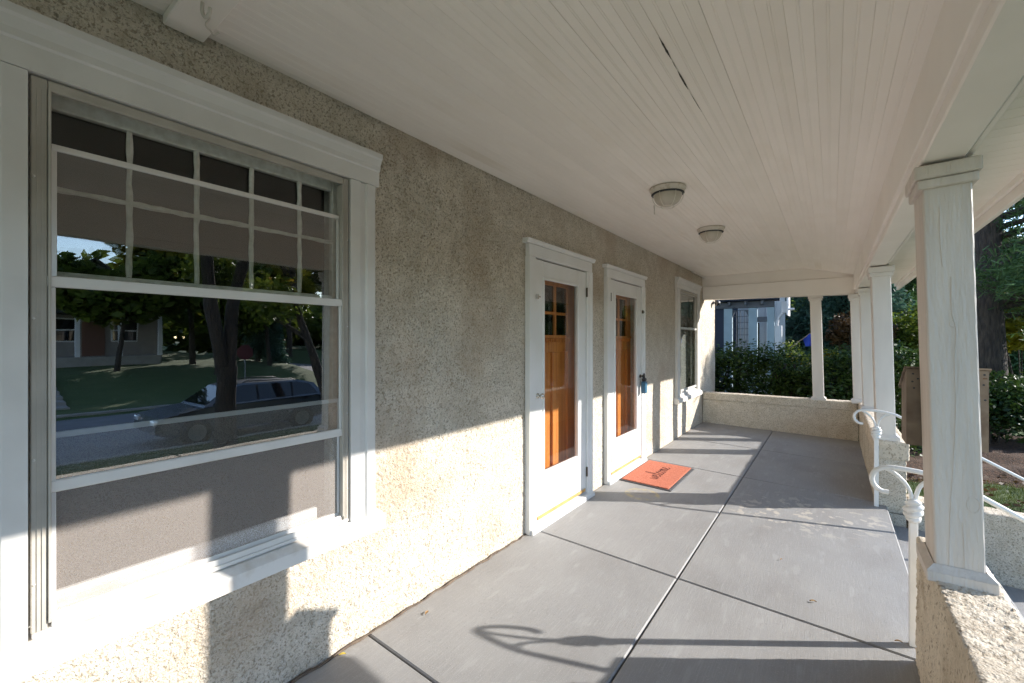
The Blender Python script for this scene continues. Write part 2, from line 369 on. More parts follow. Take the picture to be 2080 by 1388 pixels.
# painted porch concrete with brushed grain, worn pale blotches and a tan ring left by a pot
def floor_mat():
    m = mat('porch_concrete', (.262, .256, .252), (.302, .295, .289), rough=.62, vscale=2.2, vlo=.3, vhi=.7, bump=.5, bscale=30, bdist=.003, bstretch=(14, .5, 1), rand=.04, spec=.35,
            specks=((16, (14, .45, 1), .50, .72, .35, (.385, .38, .375)), (60, (1, 1, 1), .66, .72, .5, (.20, .19, .185)), (3.5, (1, .5, 1), .48, .72, .5, (.225, .213, .205)), (240, (1, 1, 1), .60, .66, .5, (.42, .41, .40)), (8, (2, .5, 1), .60, .68, .35, (.38, .375, .37))))
    n = m.node_tree.nodes; L = m.node_tree.links.new; b = n['Principled BSDF']
    cur = b.inputs['Base Color'].links[0].from_socket
    g = n.new('ShaderNodeNewGeometry')
    def mixin(fac, colr):
        nonlocal cur
        mx = n.new('ShaderNodeMix'); mx.data_type = 'RGBA'; L(fac, mx.inputs[0]); L(cur, mx.inputs[6]); mx.inputs[7].default_value = (*colr, 1); cur = mx.outputs[2]
    def math_(op, a, b_=None):
        q = n.new('ShaderNodeMath'); q.operation = op
        for i, v in enumerate((a, b_)):
            if v is None: continue
            if isinstance(v, (int, float)): q.inputs[i].default_value = v
            else: L(v, q.inputs[i])
        return q.outputs[0]
    def dist(c):
        d = n.new('ShaderNodeVectorMath'); d.operation = 'DISTANCE'; L(g.outputs['Position'], d.inputs[0]); d.inputs[1].default_value = c; return d.outputs['Value']
    def ramp(f, *st):
        r = n.new('ShaderNodeValToRGB'); e = r.color_ramp.elements
        e[0].position, e[0].color = st[0][0], (st[0][1],) * 3 + (1,); e[1].position, e[1].color = st[-1][0], (st[-1][1],) * 3 + (1,)
        for p, v in st[1:-1]: x = e.new(p); x.color = (v, v, v, 1)
        L(f, r.inputs[0]); return r.outputs[0]
    nz = n.new('ShaderNodeTexNoise'); nz.inputs['Scale'].default_value = 14; nz.inputs['Detail'].default_value = 4; L(g.outputs['Position'], nz.inputs['Vector'])
    # worn spots near the steps
    sp = ramp(nz.outputs['Fac'], (.56, 0.), (.60, 1.))
    for c, r in (((1.55, 4.35, -.03), .55), ((1.95, 4.45, -.04), .35), ((1.35, 4.15, -.03), .3)):
        near = ramp(math_('DIVIDE', dist(c), r), (.5, .8), (1.0, 0.)); mixin(math_('MULTIPLY', sp, near), (.47, .43, .38))
    ring = ramp(math_('ADD', dist((.40, 3.93, -.01)), math_('MULTIPLY', nz.outputs['Fac'], .05)), (.0, .25), (.13, .25), (.155, 1.), (.175, 1.), (.195, 0.))
    gr = ramp(nz.outputs['Fac'], (.42, .1), (.62, .9)); mixin(math_('MULTIPLY', ring, gr), (.46, .37, .20))
    # trodden dust along the wall
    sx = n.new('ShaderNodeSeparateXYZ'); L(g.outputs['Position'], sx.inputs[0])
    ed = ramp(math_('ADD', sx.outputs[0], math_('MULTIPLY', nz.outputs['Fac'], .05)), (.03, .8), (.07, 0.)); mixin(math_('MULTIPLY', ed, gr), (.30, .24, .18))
    L(cur, b.inputs['Base Color'])
floor_mat()

# ================================================================== GROUND, STREET (setting)
def gz(x, y):
    x = np.asarray(x, float); z = np.interp(x, [-60, -6, 5.0, 8.3, 10.4, 19.2, 21.0, 27.0, 60, 400], [-.7, -.7, -.72, -1.06, -1.10, -1.10, -1.05, -.2, .4, 2.0])
    return z
xs = np.concatenate([np.linspace(-400, -20, 20), np.linspace(-15, 30, 91), np.linspace(34, 500, 40)])
ys = np.concatenate([np.linspace(-500, -40, 24), np.linspace(-36, 70, 54), np.linspace(80, 600, 30)])
X, Y = np.meshgrid(xs, ys, indexing='ij'); Zg = gz(X, Y)
Zg = np.where((X > 10.6) & (X < 19.0), -1.30, Zg)
Zg = np.where((X > 18.5) & (Y > 15.0) & (Y < 23.5), np.minimum(Zg, -1.30 + (X - 18.5) * .01), Zg)
Zg = np.where((X > -4.0) & (X < 1.9) & (Y > -6) & (Y < 7.9), -.9, Zg)
I = np.arange(X.size).reshape(X.shape)
F = np.stack([I[:-1, :-1], I[1:, :-1], I[1:, 1:], I[:-1, 1:]], -1).reshape(-1, 4)
struct(np_mesh('ground', np.stack([X.ravel(), Y.ravel(), Zg.ravel()], 1), F, 'grass_ground', smooth=True), 'lawn and earth around the house and across the street')
def sheet(name, pts, m, lab):
    return struct(MB().add(pts, [(0, 1, 2, 3)]).build(name, m), lab)
rz = -1.24
sheet('road', [(10.75, -500, rz), (18.85, -500, rz), (18.85, 600, rz), (10.75, 600, rz)], 'asphalt', 'grey asphalt street beyond the lawn')
sheet('side_street', [(18.6, 15.4, rz + .004), (120, 15.4, rz + .9), (120, 23.1, rz + .9), (18.6, 23.1, rz + .004)], 'asphalt', 'side street joining the road')
for nm, x0, x1 in (('kerb', 10.60, 10.78),):
    struct(MB().box(x0, x1, -200, 300, -1.4, -1.10, .02).build(nm, 'concrete'), 'concrete kerb on the house side of the street')
struct(MB().box(18.82, 19.0, -200, 15.3, -1.4, -1.08, .02).build('kerb', 'concrete'), 'concrete kerb across the street')
struct(MB().box(6.9, 8.25, -200, 300, -1.3, -.985, .01).build('sidewalk', 'concrete'), 'concrete pavement parallel to the street')
struct(MB().add([(3.3, 2.9, -.70), (6.95, 2.9, -.89), (6.95, 4.85, -.89), (3.3, 4.85, -.70)], [(0, 1, 2, 3)]).build('garden_path', 'concrete'), 'concrete path from the steps')
# planting bed of bark mulch under the far shrubs
V = []; nb = 60
bx, by = np.meshgrid(np.linspace(-.8, 8.0, 60), np.linspace(8.3, 13.6, 40), indexing='ij')
bz = -.66 + .10 * vn(np.stack([bx.ravel(), by.ravel(), by.ravel() * 0], 1), 2.1) + .05 * vn(np.stack([bx.ravel(), by.ravel(), by.ravel() * 0], 1), 9)
edge = np.clip(((by.ravel() - 8.3) - np.clip(bx.ravel() - 1.8, 0, 9) * .34 + .35 * np.sin(bx.ravel() * 1.3)) * 2.0, -1, 1)
bz = bz - .22 * (1 - np.clip(edge, -1, 1)) * .5
I = np.arange(bx.size).reshape(bx.shape); F = np.stack([I[:-1, :-1], I[1:, :-1], I[1:, 1:], I[:-1, 1:]], -1).reshape(-1, 4)
struct(np_mesh('planting_bed', np.stack([bx.ravel(), by.ravel(), bz], 1), F, 'mulch', smooth=True), 'brown bark mulch bed under the shrubs')

# ================================================================== PORCH FLOOR
SL = .019
floor = struct(MB().add([(-.05, -3.2, -.05), (2.19, -3.2, -.09), (2.19, 8.2, -.09), (-.05, 8.2, -.05),
                         (-.05, -3.2, -.85), (2.19, -3.2, -.85), (2.19, 8.2, -.85), (-.05, 8.2, -.85)],
                        [(0, 1, 2, 3), (1, 5, 6, 2), (0, 4, 5, 1), (3, 2, 6, 7)]).build('porch_floor', 'joint_dark'), 'grey painted concrete porch floor')
JY = [-3.1, -1.15, 1.251, 2.700, 5.098, 6.515, 8.02]
def slab(x0, x1, y0, y1):
    c = .006; h = .045; b = MB(); z = lambda x: -SL * x
    ring = lambda a, dz: [(x0 + a, y0 + a, z(x0) + dz), (x1 - a, y0 + a, z(x1) + dz), (x1 - a, y1 - a, z(x1) + dz), (x0 + a, y1 - a, z(x0) + dz)]
    vs = ring(c, 0) + ring(0, -c) + ring(0, -h)
    fs = [(0, 1, 2, 3)] + [(i, (i + 1) % 4, 4 + (i + 1) % 4, 4 + i) for i in range(4)] + [(4 + i, 4 + (i + 1) % 4, 8 + (i + 1) % 4, 8 + i) for i in range(4)]
    return b.add(vs, fs).build('slab', 'porch_concrete', floor)
g = .0045
for i in range(len(JY) - 1):
    slab(.004, 1.062 - g, JY[i] + g, JY[i + 1] - g)
    y0, y1 = JY[i] + g, JY[i + 1] - g
    slab(1.062 + g, 2.21 if 2.6 < y0 < 5 else 2.14, y0, y1)
# thin worn dirt line where the floor meets the wall
pts = [(.010 + .006 * math.sin(k * 1.7) + random.uniform(-.004, .006), -.5 + k * .05, .002) for k in range(64)]
tag(MB().tube(pts, [.005 + random.uniform(-.002, .005) for _ in pts], 5).build('floor_seam', 'dirt_seam', floor))

# ================================================================== HOUSE WALL (stucco with openings)
OPEN = [(.14, 1.14, .57, 2.19), (2.68, 3.56, -.1, 2.06), (4.05, 4.94, -.1, 2.07), (6.50, 7.56, .55, 2.18)]
def snap(arr, vals):
    for v in vals: arr[np.argmin(np.abs(arr - v))] = v
    return arr
yy = np.concatenate([np.arange(-3.0, -.2, .1), np.arange(-.2, 2.62, .005), np.arange(2.62, 5.3, .008), np.arange(5.3, 9.0, .016), [9.0]])
zz = np.concatenate([np.arange(-.12, 2.545, .0062), [2.55]])
for o in OPEN: snap(yy, o[:2]); snap(zz, o[2:])
Yw, Zw = np.meshgrid(yy, zz, indexing='ij'); P = np.stack([np.zeros(Yw.size), Yw.ravel(), Zw.ravel()], 1)
P[:, 0] = stucco(P)
I = np.arange(Yw.size).reshape(Yw.shape); F = np.stack([I[:-1, :-1], I[1:, :-1], I[1:, 1:], I[:-1, 1:]], -1).reshape(-1, 4)
cyy = P[F, 1].mean(1); czz = P[F, 2].mean(1); keep = np.ones(len(F), bool)
for a, b, c, d in OPEN: keep &= ~((cyy > a) & (cyy < b) & (czz > c) & (czz < d))
F = F[keep]; used, inv = np.unique(F, return_inverse=True)
wall = struct(np_mesh('stucco_wall', P[used], inv.reshape(F.shape), 'stucco', smooth=True), 'cream stucco house wall')
b = MB()
b.add([(0, -3, 2.54), (0, 9.0, 2.54), (0, 9.0, 6.5), (0, -3, 6.5)], [(0, 1, 2, 3)])
b.add([(0, 9.0, -.9), (-6, 9.0, -.9), (-6, 9.0, 6.5), (0, 9.0, 6.5)], [(0, 1, 2, 3)])
b.add([(0, -3, -.9), (-6, -3, -.9), (-6, -3, 6.5), (0, -3, 6.5)], [(0, 1, 2, 3)])
b.add([(.0, 8.2, -.9), (.0, 9.0, -.9), (.0, 9.0, -.1), (.0, 8.2, -.1)], [(0, 1, 2, 3)])
b.build('upper_wall', 'stucco', wall)
# reveals of the openings
b = MB()
for a, bb, c, d in OPEN:
    b.add([(.0, a, c), (-.2, a, c), (-.2, a, d), (.0, a, d)], [(0, 1, 2, 3)]); b.add([(.0, bb, c), (-.2, bb, c), (-.2, bb, d), (.0, bb, d)], [(0, 1, 2, 3)])
    b.add([(.0, a, d), (-.2, a, d), (-.2, bb, d), (.0, bb, d)], [(0, 1, 2, 3)]); b.add([(.0, a, c), (-.2, a, c), (-.2, bb, c), (.0, bb, c)], [(0, 1, 2, 3)])
b.build('opening_reveal', 'old_sash_paint', wall)
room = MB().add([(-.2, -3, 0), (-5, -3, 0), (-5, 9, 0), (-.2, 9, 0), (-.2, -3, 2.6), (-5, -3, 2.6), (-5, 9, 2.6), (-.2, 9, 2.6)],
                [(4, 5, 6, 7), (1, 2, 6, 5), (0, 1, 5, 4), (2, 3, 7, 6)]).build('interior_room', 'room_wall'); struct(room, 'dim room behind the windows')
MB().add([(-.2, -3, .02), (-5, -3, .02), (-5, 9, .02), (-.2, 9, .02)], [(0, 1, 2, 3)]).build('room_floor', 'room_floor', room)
struct(MB().add([(-6, -3, 6.5), (0, -3, 6.5), (0, 9, 6.5), (-6, 9, 6.5), (-3, -3, 9), (-3, 9, 9)], [(0, 1, 4), (2, 3, 5), (1, 2, 5, 4), (3, 0, 4, 5)]).build('house_roof', 'shingle'), 'house roof')

# ================================================================== PORCH CEILING, BEAMS, EAVE
ceil = MB().add([(-.02, -3, 2.60), (1.47, -3, 2.60), (2.12, -3, 2.46), (2.12, 8.3, 2.46), (1.47, 8.3, 2.60), (-.02, 8.3, 2.60)], [(0, 1, 4, 5), (1, 2, 3, 4)]).build('porch_ceiling', 'joint_dark')
struct(ceil, 'white painted beadboard porch ceiling')
BW = .0775
def board_mesh():
    wd = BW - .0001; pr = []
    # underside profile with a centre bead and V joints
    q = [(0, .0021), (.0015, .0), (wd * .5 - .006, .0), (wd * .5 - .0045, .0015), (wd * .5 - .0028, .0001), (wd * .5 + .0015, .0001), (wd * .5 + .0035, .0017), (wd * .5 + .005, .0), (wd - .0015, .0), (wd, .0021), (wd, .014), (0, .014)]
    return [(a, c) for a, c in q]
def ceil_board(x0, z0, ang, y0=-3.0, y1=8.02):
    b = MB(); pr = []
    ca, sa = math.cos(ang), math.sin(ang)
    for a, c in board_mesh(): pr.append((x0 + a * ca + c * sa, z0 - a * sa + c * ca))
    return b.prism(pr, 'y', y0, y1).build('board', 'ceiling_paint', ceil)
for k in range(19):
    ceil_board(.0 + k * BW, 2.54 + random.uniform(-.0006, .0006), 0)
ang = math.atan2(.15, .60)
for k in range(8):
    ceil_board(19 * BW + k * BW * math.cos(ang), 2.54 - k * BW * math.sin(ang), ang)
# open crack and a stain-darkened split between two boards
b = MB()
for (ya, yb, wd) in ((1.56, 1.72, .0042), (1.80, 1.97, .0040), (1.72, 1.80, .0012), (1.97, 2.2, .0012)):
    n = 10; vs = []; 
    for k in range(n + 1):
        t = k / n; y = ya + (yb - ya) * t; hw = wd * math.sin(math.pi * min(max(t, .03), .97)) * random.uniform(.7, 1.1)
        xc = 17 * BW - .0022 + .0012 * math.sin(9 * y); vs += [(xc - hw, y, 2.5385), (xc + hw, y, 2.5385)]
    b.add(vs, [(2 * k, 2 * k + 1, 2 * k + 3, 2 * k + 2) for k in range(n)])
b.build('crack', 'joint_dark', ceil)
# moulding along the wall and at the far end
MB().box(.012, .05, 7.2, 8.0, 2.518, 2.538, .004).build('moulding', 'beam_paint', ceil)

front = thing('porch_beam', 'long white painted beam carried by the front columns', 'beam', (2.15, 2.5, 2.1))
MB().box(2.072, 2.10, -3, 8.06, 2.158, 2.42, .004).build('inner_board', 'beam_paint', front)
MB().box(2.09, 2.215, -3, 8.12, 2.112, 2.40, .006).build('beam_core', 'beam_paint', front)
MB().box(2.2165, 2.238, -3, 8.12, 2.122, 2.40, .004).build('outer_board', 'beam_paint', front)
endb = thing('end_beam', 'white board beam closing the far end of the porch', 'beam', (1.0, 8.0, 2.12))
MB().prism([(.0, 2.36), (.0, 2.545), (1.47, 2.545), (2.08, 2.40), (2.08, 2.36)], 'y', 7.985, 8.14).build('upper_board', 'beam_paint', endb)
b = MB(); b.prism([(.01, 2.135), (.01, 2.355), (2.09, 2.355), (2.09, 2.105)], 'y', 7.965, 8.16); b.build('lower_board', 'beam_paint', endb)
MB().prism([(1.72, 2.468), (1.72, 2.485), (2.07, 2.40), (2.07, 2.382)], 'y', 7.968, 7.984).build('moulding', 'beam_paint', endb)

eave = thing('roof_eave', 'white beadboard eave overhanging the porch steps', 'eave', (2.4, 2.5, 2.2))
MB().box(2.578, 2.60, -3, 8.7, 2.245, 2.30, .003).build('soffit_trim', 'beam_paint', eave)
MB().box(2.602, 2.632, -3, 8.7, 2.188, 2.36, .005).build('fascia', 'beam_paint', eave)
sb = MB(); wd = .093
sb.prism([(0, 2.279), (.003, 2.275), (wd - .003, 2.275), (wd, 2.279), (wd, 2.287), (0, 2.287)], 'x', 2.24, 2.577)
sb0 = sb.build('soffit_board', 'ceiling_paint', eave)
for k in range(1, 78):
    c = sb0.copy(); COL.objects.link(c); c.location.y += k * (wd + .0008)
for c in [o for o in COL.objects if o.name.startswith('soffit_board')]: c.location.y += 1.2
struct(MB().add([(-.0, -3, 3.3), (2.68, -3, 2.37), (2.68, 8.75, 2.37), (0, 8.75, 3.3), (0, -3, 3.24), (2.68, -3, 2.31), (2.68, 8.75, 2.31), (0, 8.75, 3.24)],
                [(0, 1, 2, 3), (4, 5, 6, 7), (1, 5, 6, 2), (0, 4, 5, 1), (3, 2, 6, 7)]).build('porch_roof', 'shingle'), 'porch roof')

# ceiling strap with hook and cord
st = thing('swing_hook', 'white ceiling block with a hook and hanging cord above the big window', 'hook', (.3, .5, 2.54))
MB().box(.008, .75, .448, .566, 2.506, 2.539, .004).build('block', 'ceiling_paint', st)
MB().tube(smooth_path([(.235, .492, 2.50), (.235, .492, 2.47), (.245, .497, 2.452), (.265, .502, 2.458), (.266, .503, 2.475)]), .0055, 8).build('hook', 'hook_rope', st)
MB().tube(smooth_path([(.262, .503, 2.47), (.235, .512, 2.462), (.19, .516, 2.468), (.155, .530, 2.478), (.135, .546, 2.486), (.118, .562, 2.488), (.13, .574, 2.498)]), .0032, 6).build('cord', 'hook_rope', st)

# ================================================================== PARAPETS, STEPS
pn = stucco_box(2.128, 2.32, 1.1, 2.70, -.1, .54, 'parapet', 'stucco_cap', steps=(.008, .007, .008), r=.016, amp=1.0, skip=('-z', '-y'))
tag(pn, 'near stucco parapet wall carrying the big leaning column', 'parapet')
MB().box(2.13, 2.318, -3.1, 1.098, -.8, .538, .01).build('parapet_run', 'stucco_cap', pn)
MB().box(2.132, 2.316, 1.1, 2.69, -.8, -.10, .004).build('parapet_foot', 'stucco_cap', pn)
pf = stucco_box(2.135, 2.345, 5.045, 8.15, -.1, .385, 'parapet', 'stucco', steps=(.016, .016, .016), r=.015, amp=1.1, skip=('-z',))
tag(pf, 'far stucco parapet with two columns beyond the porch steps', 'parapet')
stucco_box(2.123, 2.362, 5.035, 8.17, .372, .54, 'coping', 'stucco_cap', pf, steps=(.014, .016, .014), r=.02, amp=1.1, skip=())
MB().box(2.14, 2.34, 5.05, 8.14, -.8, -.1, .004).build('parapet_foot', 'stucco', pf)
pe = stucco_box(.0, 2.132, 7.985, 8.17, -.1, .40, 'end_parapet', 'stucco', steps=(.016, .016, .016), r=.015, amp=1.1, skip=('-z', '-x', '+x'))
tag(pe, 'low stucco wall closing the far end of the porch', 'parapet')
stucco_box(.0, 2.122, 7.972, 8.185, .39, .525, 'coping', 'stucco', pe, steps=(.016, .014, .014), r=.02, amp=1.2, skip=('-x', '+x'))
steps = struct(MB().box(2.2, 3.4, 2.70, 5.03, -.9, -.72).build('porch_steps', 'concrete'), 'grey concrete porch steps')
for k in range(3):
    MB().box(2.195 + (0 if k == 0 else .30 * k), 2.51 + .30 * k, 2.705, 5.03, -.71, -.195 - .152 * k, .008).build('step', 'porch_concrete', steps)
ck = stucco_box(2.346, 3.25, 5.035, 5.24, -.8, .045, 'step_wall', 'stucco', steps=(.014, .014, .014), r=.02, amp=1.1, skip=('-z', '-x'))
tag(ck, 'low stucco side wall on the far side of the steps', 'wall')
ck2 = MB().box(2.322, 3.25, 2.50, 2.70, -.8, .04, .02).build('step_wall', 'stucco'); tag(ck2, 'low stucco side wall on the near side of the steps', 'wall')

# ================================================================== COLUMNS
def make_column(loc, label, dx=.134, dy=.205, zt=2.088, lean=-.0245, paint='column_paint'):
    t = thing('porch_column', label, 'column', loc, 'white porch columns'); a, c = dx / 2, dy / 2; H = zt - loc[2]
    t.rotation_euler = (0, lean, 0)
    def put(mb, nm):
        o = mb.build(nm, paint); o.parent = t; return o
    put(MB().box(-a, a, -c, c, .03, H - .07, .005), 'shaft')
    p = MB(); e = .026
    p.box(-a - e, a + e, -c - e, c + e, -.012, .028, .003)
    vs = [(-a - e, -c - e, .028), (a + e, -c - e, .028), (a + e, c + e, .028), (-a - e, c + e, .028), (-a - .003, -c - .003, .05), (a + .003, -c - .003, .05), (a + .003, c + .003, .05), (-a - .003, c + .003, .05)]
    p.add(vs, [(0, 1, 5, 4), (1, 2, 6, 5), (2, 3, 7, 6), (3, 0, 4, 7)]); put(p, 'base')
    put(MB().box(-a - .015, a + .015, -c - .015, c + .015, H - .075, H - .040, .004), 'cap_moulding')
    put(MB().box(-a - .024, a + .024, -c - .024, c + .024, H - .039, H + .012, .004), 'capital')
    return t
c1 = make_column((2.2, 2.36, .545), 'large white leaning column, its paint darkened for shade, nearest the camera, right of the steps', zt=2.09, paint='column_paint_shaded')
make_column((2.212, 5.20, .535), 'white column on the parapet end across the steps')
make_column((2.21, 7.20, .535), 'white column standing behind the one at the steps')
make_column((2.135, 7.98, .53), 'white corner column at the far end of the porch, half hidden', dx=.13, dy=.15)
make_column((1.655, 8.075, .515), 'slender white column in the middle of the far opening', dx=.14, dy=.14, zt=2.115)
# cracks and knots of the near column's face
def strip(pts, wd, nm, m, par, y):
    vs = []
    for i, (x, z) in enumerate(pts): vs += [(x - wd / 2, y, z), (x + wd / 2, y, z)]
    o = MB().add(vs, [(2 * i, 2 * i + 1, 2 * i + 3, 2 * i + 2) for i in range(len(pts) - 1)]).build(nm, m); o.parent = par; return o
def ridge(pts, nm):
    o = MB().tube(smooth_path([(x, -.1025, z) for x, z in pts], 4), .0022, 5).build(nm, 'column_paint_shaded'); o.parent = c1
ridge([(-.02, 1.40), (-.022, 1.28), (-.018, 1.17)], 'paint_crack')
ridge([(.004, 1.13), (.002, 1.0), (.012, .93), (.005, .82), (.004, .65), (-.006, .45), (-.02, .25), (-.028, .05)], 'paint_crack')
ridge([(.012, .22), (.013, .12), (.012, .03)], 'paint_crack')
for kx, kz, kr in ((.003, .955, .013), (.04, .29, .028)):
    o = MB().tube([(kx + kr * .6 * math.cos(t), -.1025, kz + kr * math.sin(t)) for t in np.linspace(0, 6.1, 18)], .0016, 5).build('knot', 'column_paint_shaded'); o.parent = c1

# ================================================================== WINDOWS
def window(y0, label, kind, yin=(.126, 1.121), wid=1.251):
    """y0 = outer left edge of the casing; storm window set in a trimmed opening"""
    t = thing('storm_window', label, 'window', (.03, y0 + .6, .57))
    A, B = y0 + yin[0], y0 + yin[1]; C, D = y0, y0 + wid; zb, zt = .575, 2.187
    def casing(ya, yb, flip):
        w_ = yb - ya; pr = [(0, 0), (0, w_), (.034, w_), (.036, w_ * .62), (.026, w_ * .56), (.026, w_ * .40), (.036, w_ * .34), (.036, 0)]
        pr = [(x, (yb - q) if flip else (ya + q)) for x, q in pr]
        # the wide flat lies beside the glass, the back band outside
        MB().prism(pr, 'z', zb + .0, zt + .0).build('side_casing', 'white_metal', t)
    casing(B, D, True); casing(C, A, False)
    hp = [(.0, zt + .002), (.037, zt + .002), (.037, zt + .072), (.045, zt + .078), (.046, zt + .098), (.058, zt + .124), (.066, zt + .132), (.066, zt + .154), (.0, zt + .166)]
    MB().prism(hp, 'y', C - .02, D + .022).build('head_casing', 'white_metal', t)
    MB().prism([(-.05, .60), (.03, .592), (.066, .572), (.068, .520), (.045, .508), (-.05, .506)], 'y', C - .045, D + .04).build('sill', 'sill_paint', t)
    # aluminium storm frame
    fr = MB(); y1, y2 = A + .006, B - .006
    fr.box(.010, .0235, y1, y1 + .032, .612, zt - .004, .002); fr.box(.010, .0235, y2 - .026, y2, .612, zt - .004, .002); fr.box(.010, .0235, y1 + .033, y2 - .027, zt - .034, zt - .004, .002)
    ya, yb = y1 + .033, y2 - .027
    fr.box(-.02, .030, ya, ya + .006, .63, zt - .035, .001); fr.box(-.02, .030, yb - .006, yb, .63, zt - .035, .001)
    for q in (.012, .022): fr.box(.006, .0262, y1 + q - .001, y1 + q + .002, .615, zt - .036, .0); fr.box(.006, .0262, y2 - q - .001, y2 - q + .002, .615, zt - .036, .0)
    fr.build('storm_frame', 'aluminium', t)
    fb = MB()
    fb.box(-.03, .028, y1 + .002, y2 - .002, .598, .612, .002); fb.box(.012, .022, ya + .007, yb - .007, .612, .634, .002)
    fb.box(-.008, -.001, ya + .007, yb - .007, .612, .645, .002); fb.box(-.028, -.02, ya + .007, yb - .007, .612, .640, .002)
    fb.build('bottom_track', 'white_metal', t)
    for zq in (.75, 1.1, 1.5, 1.9):
        for yq in (y1 + .006, y2 - .006):
            MB().lathe([(.0035, .0), (.003, .0025), (.001, .0035)], .0236, yq, 8, axis='x', cz=zq).build('screw', 'bare_aluminium', t)
    ga, gb = ya + .008, yb - .008
    zm = 1.600
    # upper storm panel, slipped down a little
    ztop = 1.992 if kind == 'big' else zt - .05
    up = MB()
    up.box(-.004, .004, ga, ga + .012, zm + .02, ztop, .001); up.box(-.004, .004, gb - .012, gb, zm + .02, ztop, .001); up.box(-.006, .006, ga, gb, ztop, ztop + .018, .002)
    ups = up.build('upper_storm_panel', 'bare_aluminium', t)
    MB().add([(.0, ga + .011, zm + .02), (.0, gb - .011, zm + .02), (.0, gb - .011, ztop), (.0, ga + .011, ztop)], [(0, 1, 2, 3)]).build('pane', 'storm_glass_upper' if kind == 'big' else 'storm_glass', ups)
    lo = MB(); zb2 = 1.0 if kind == 'big' else .66
    lo.box(.010, .024, ga - .010, gb + .010, zm - .008, zm + .024, .003)
    lo.box(.010, .019, ga - .008, ga + .008, zb2, zm - .009, .002); lo.box(.010, .019, gb - .008, gb + .008, zb2, zm - .009, .002)
    lo.box(.009, .0225, ga - .006, gb + .006, zb2 - .002, zb2 + .032, .003)
    los = lo.build('lower_storm_panel', 'bare_aluminium' if kind != 'big' else 'white_metal', t)
    MB().add([(.013, ga + .007, zb2 + .03), (.013, gb - .007, zb2 + .03), (.013, gb - .007, zm - .007), (.013, ga + .007, zm - .007)], [(0, 1, 2, 3)]).build('pane', 'storm_glass', los)
    if kind == 'big':
        sp = MB(); sp.box(-.002, .006, ga, gb, 1.152, 1.170, .002); sp.box(-.002, .006, ga, ga + .010, .646, 1.151, .001); sp.box(-.002, .006, gb - .010, gb, .646, 1.151, .001)
        s_ = sp.build('screen_panel', 'screen_frame', t)
        MB().add([(.001, ga + .009, .645), (.001, gb - .009, .645), (.001, gb - .009, 1.153), (.001, ga + .009, 1.153)], [(0, 1, 2, 3)]).build('mesh', 'insect_screen', s_)
        MB().box(-.062, -.04, ga + .004, y0 + 1.0, .606, .684, .004).build('inner_board', 'board_worn', t)
    # wooden sash behind
    sx = -.075; sash = MB()
    sash.box(sx, sx + .03, A - .0, A + .045, .60, zt, .003); sash.box(sx, sx + .03, B - .045, B, .60, zt, .003)
    sash.box(sx, sx + .03, A + .046, B - .046, zt - .055, zt, .003); sash.box(sx, sx + .03, A + .046, B - .046, 1.60, 1.645, .003)
    if kind == 'big':
        mv = [y0 + v for v in (.357, .545, .731, .925)]; mh = 1.893
        ru = smooth_path
        sas = sash.build('upper_sash', 'old_sash_paint', t)
        zs0, zs1 = 1.646, zt - .056
        edges = [A + .046] + mv + [B - .046]
        for v in mv:
            pts = [(sx + .022, v + random.uniform(-.0015, .0015), zs0 + (zs1 - zs0) * k / 14) for k in range(15)]
            MB().tube(pts, [.0085 + random.uniform(-.0015, .002) for _ in pts], 6, smooth=False).build('muntin', 'old_sash_paint', sas)
        pts = [(sx + .024, edges[0] + (edges[-1] - edges[0]) * k / 30, mh + random.uniform(-.0015, .0015)) for k in range(31)]
        MB().tube(pts, [.0085 + random.uniform(-.0015, .0025) for _ in pts], 6, smooth=False).build('muntin', 'old_sash_paint', sas)
        for i in range(5):
            for (za, zc) in ((zs0, mh - .008), (mh + .008, zs1)):
                d = random.uniform(-.0012, .0012)
                MB().add([(sx + .012 + d, edges[i] + .007, za), (sx + .012, edges[i + 1] - .007, za), (sx + .012 - d, edges[i + 1] - .007, zc), (sx + .012, edges[i] + .007, zc)], [(0, 1, 2, 3)]).build('pane', 'sash_glass', sas)
    else:
        sash.build('upper_sash', 'old_sash_paint', t)
        for k in range(14):
            yk = A + .05 + k * (B - A - .1) / 13
            MB().box(-.125, -.120, yk - .026, yk + .022, 1.0, zt - .03, .001).build('blind_slat', 'blind_white', t)
        for k in range(26):
            MB().box(-.128, -.118, A + .05, B - .05, .63 + k * .0145, .640 + k * .0145, .001).build('blind_slat', 'blind_white', t)
    return t
window(.018, 'big storm window with a small-paned upper sash and a lowered insect screen', 'big')
window(6.37, 'narrow storm window with blinds at the far end of the wall', 'far', yin=(.15, 1.17), wid=1.30)

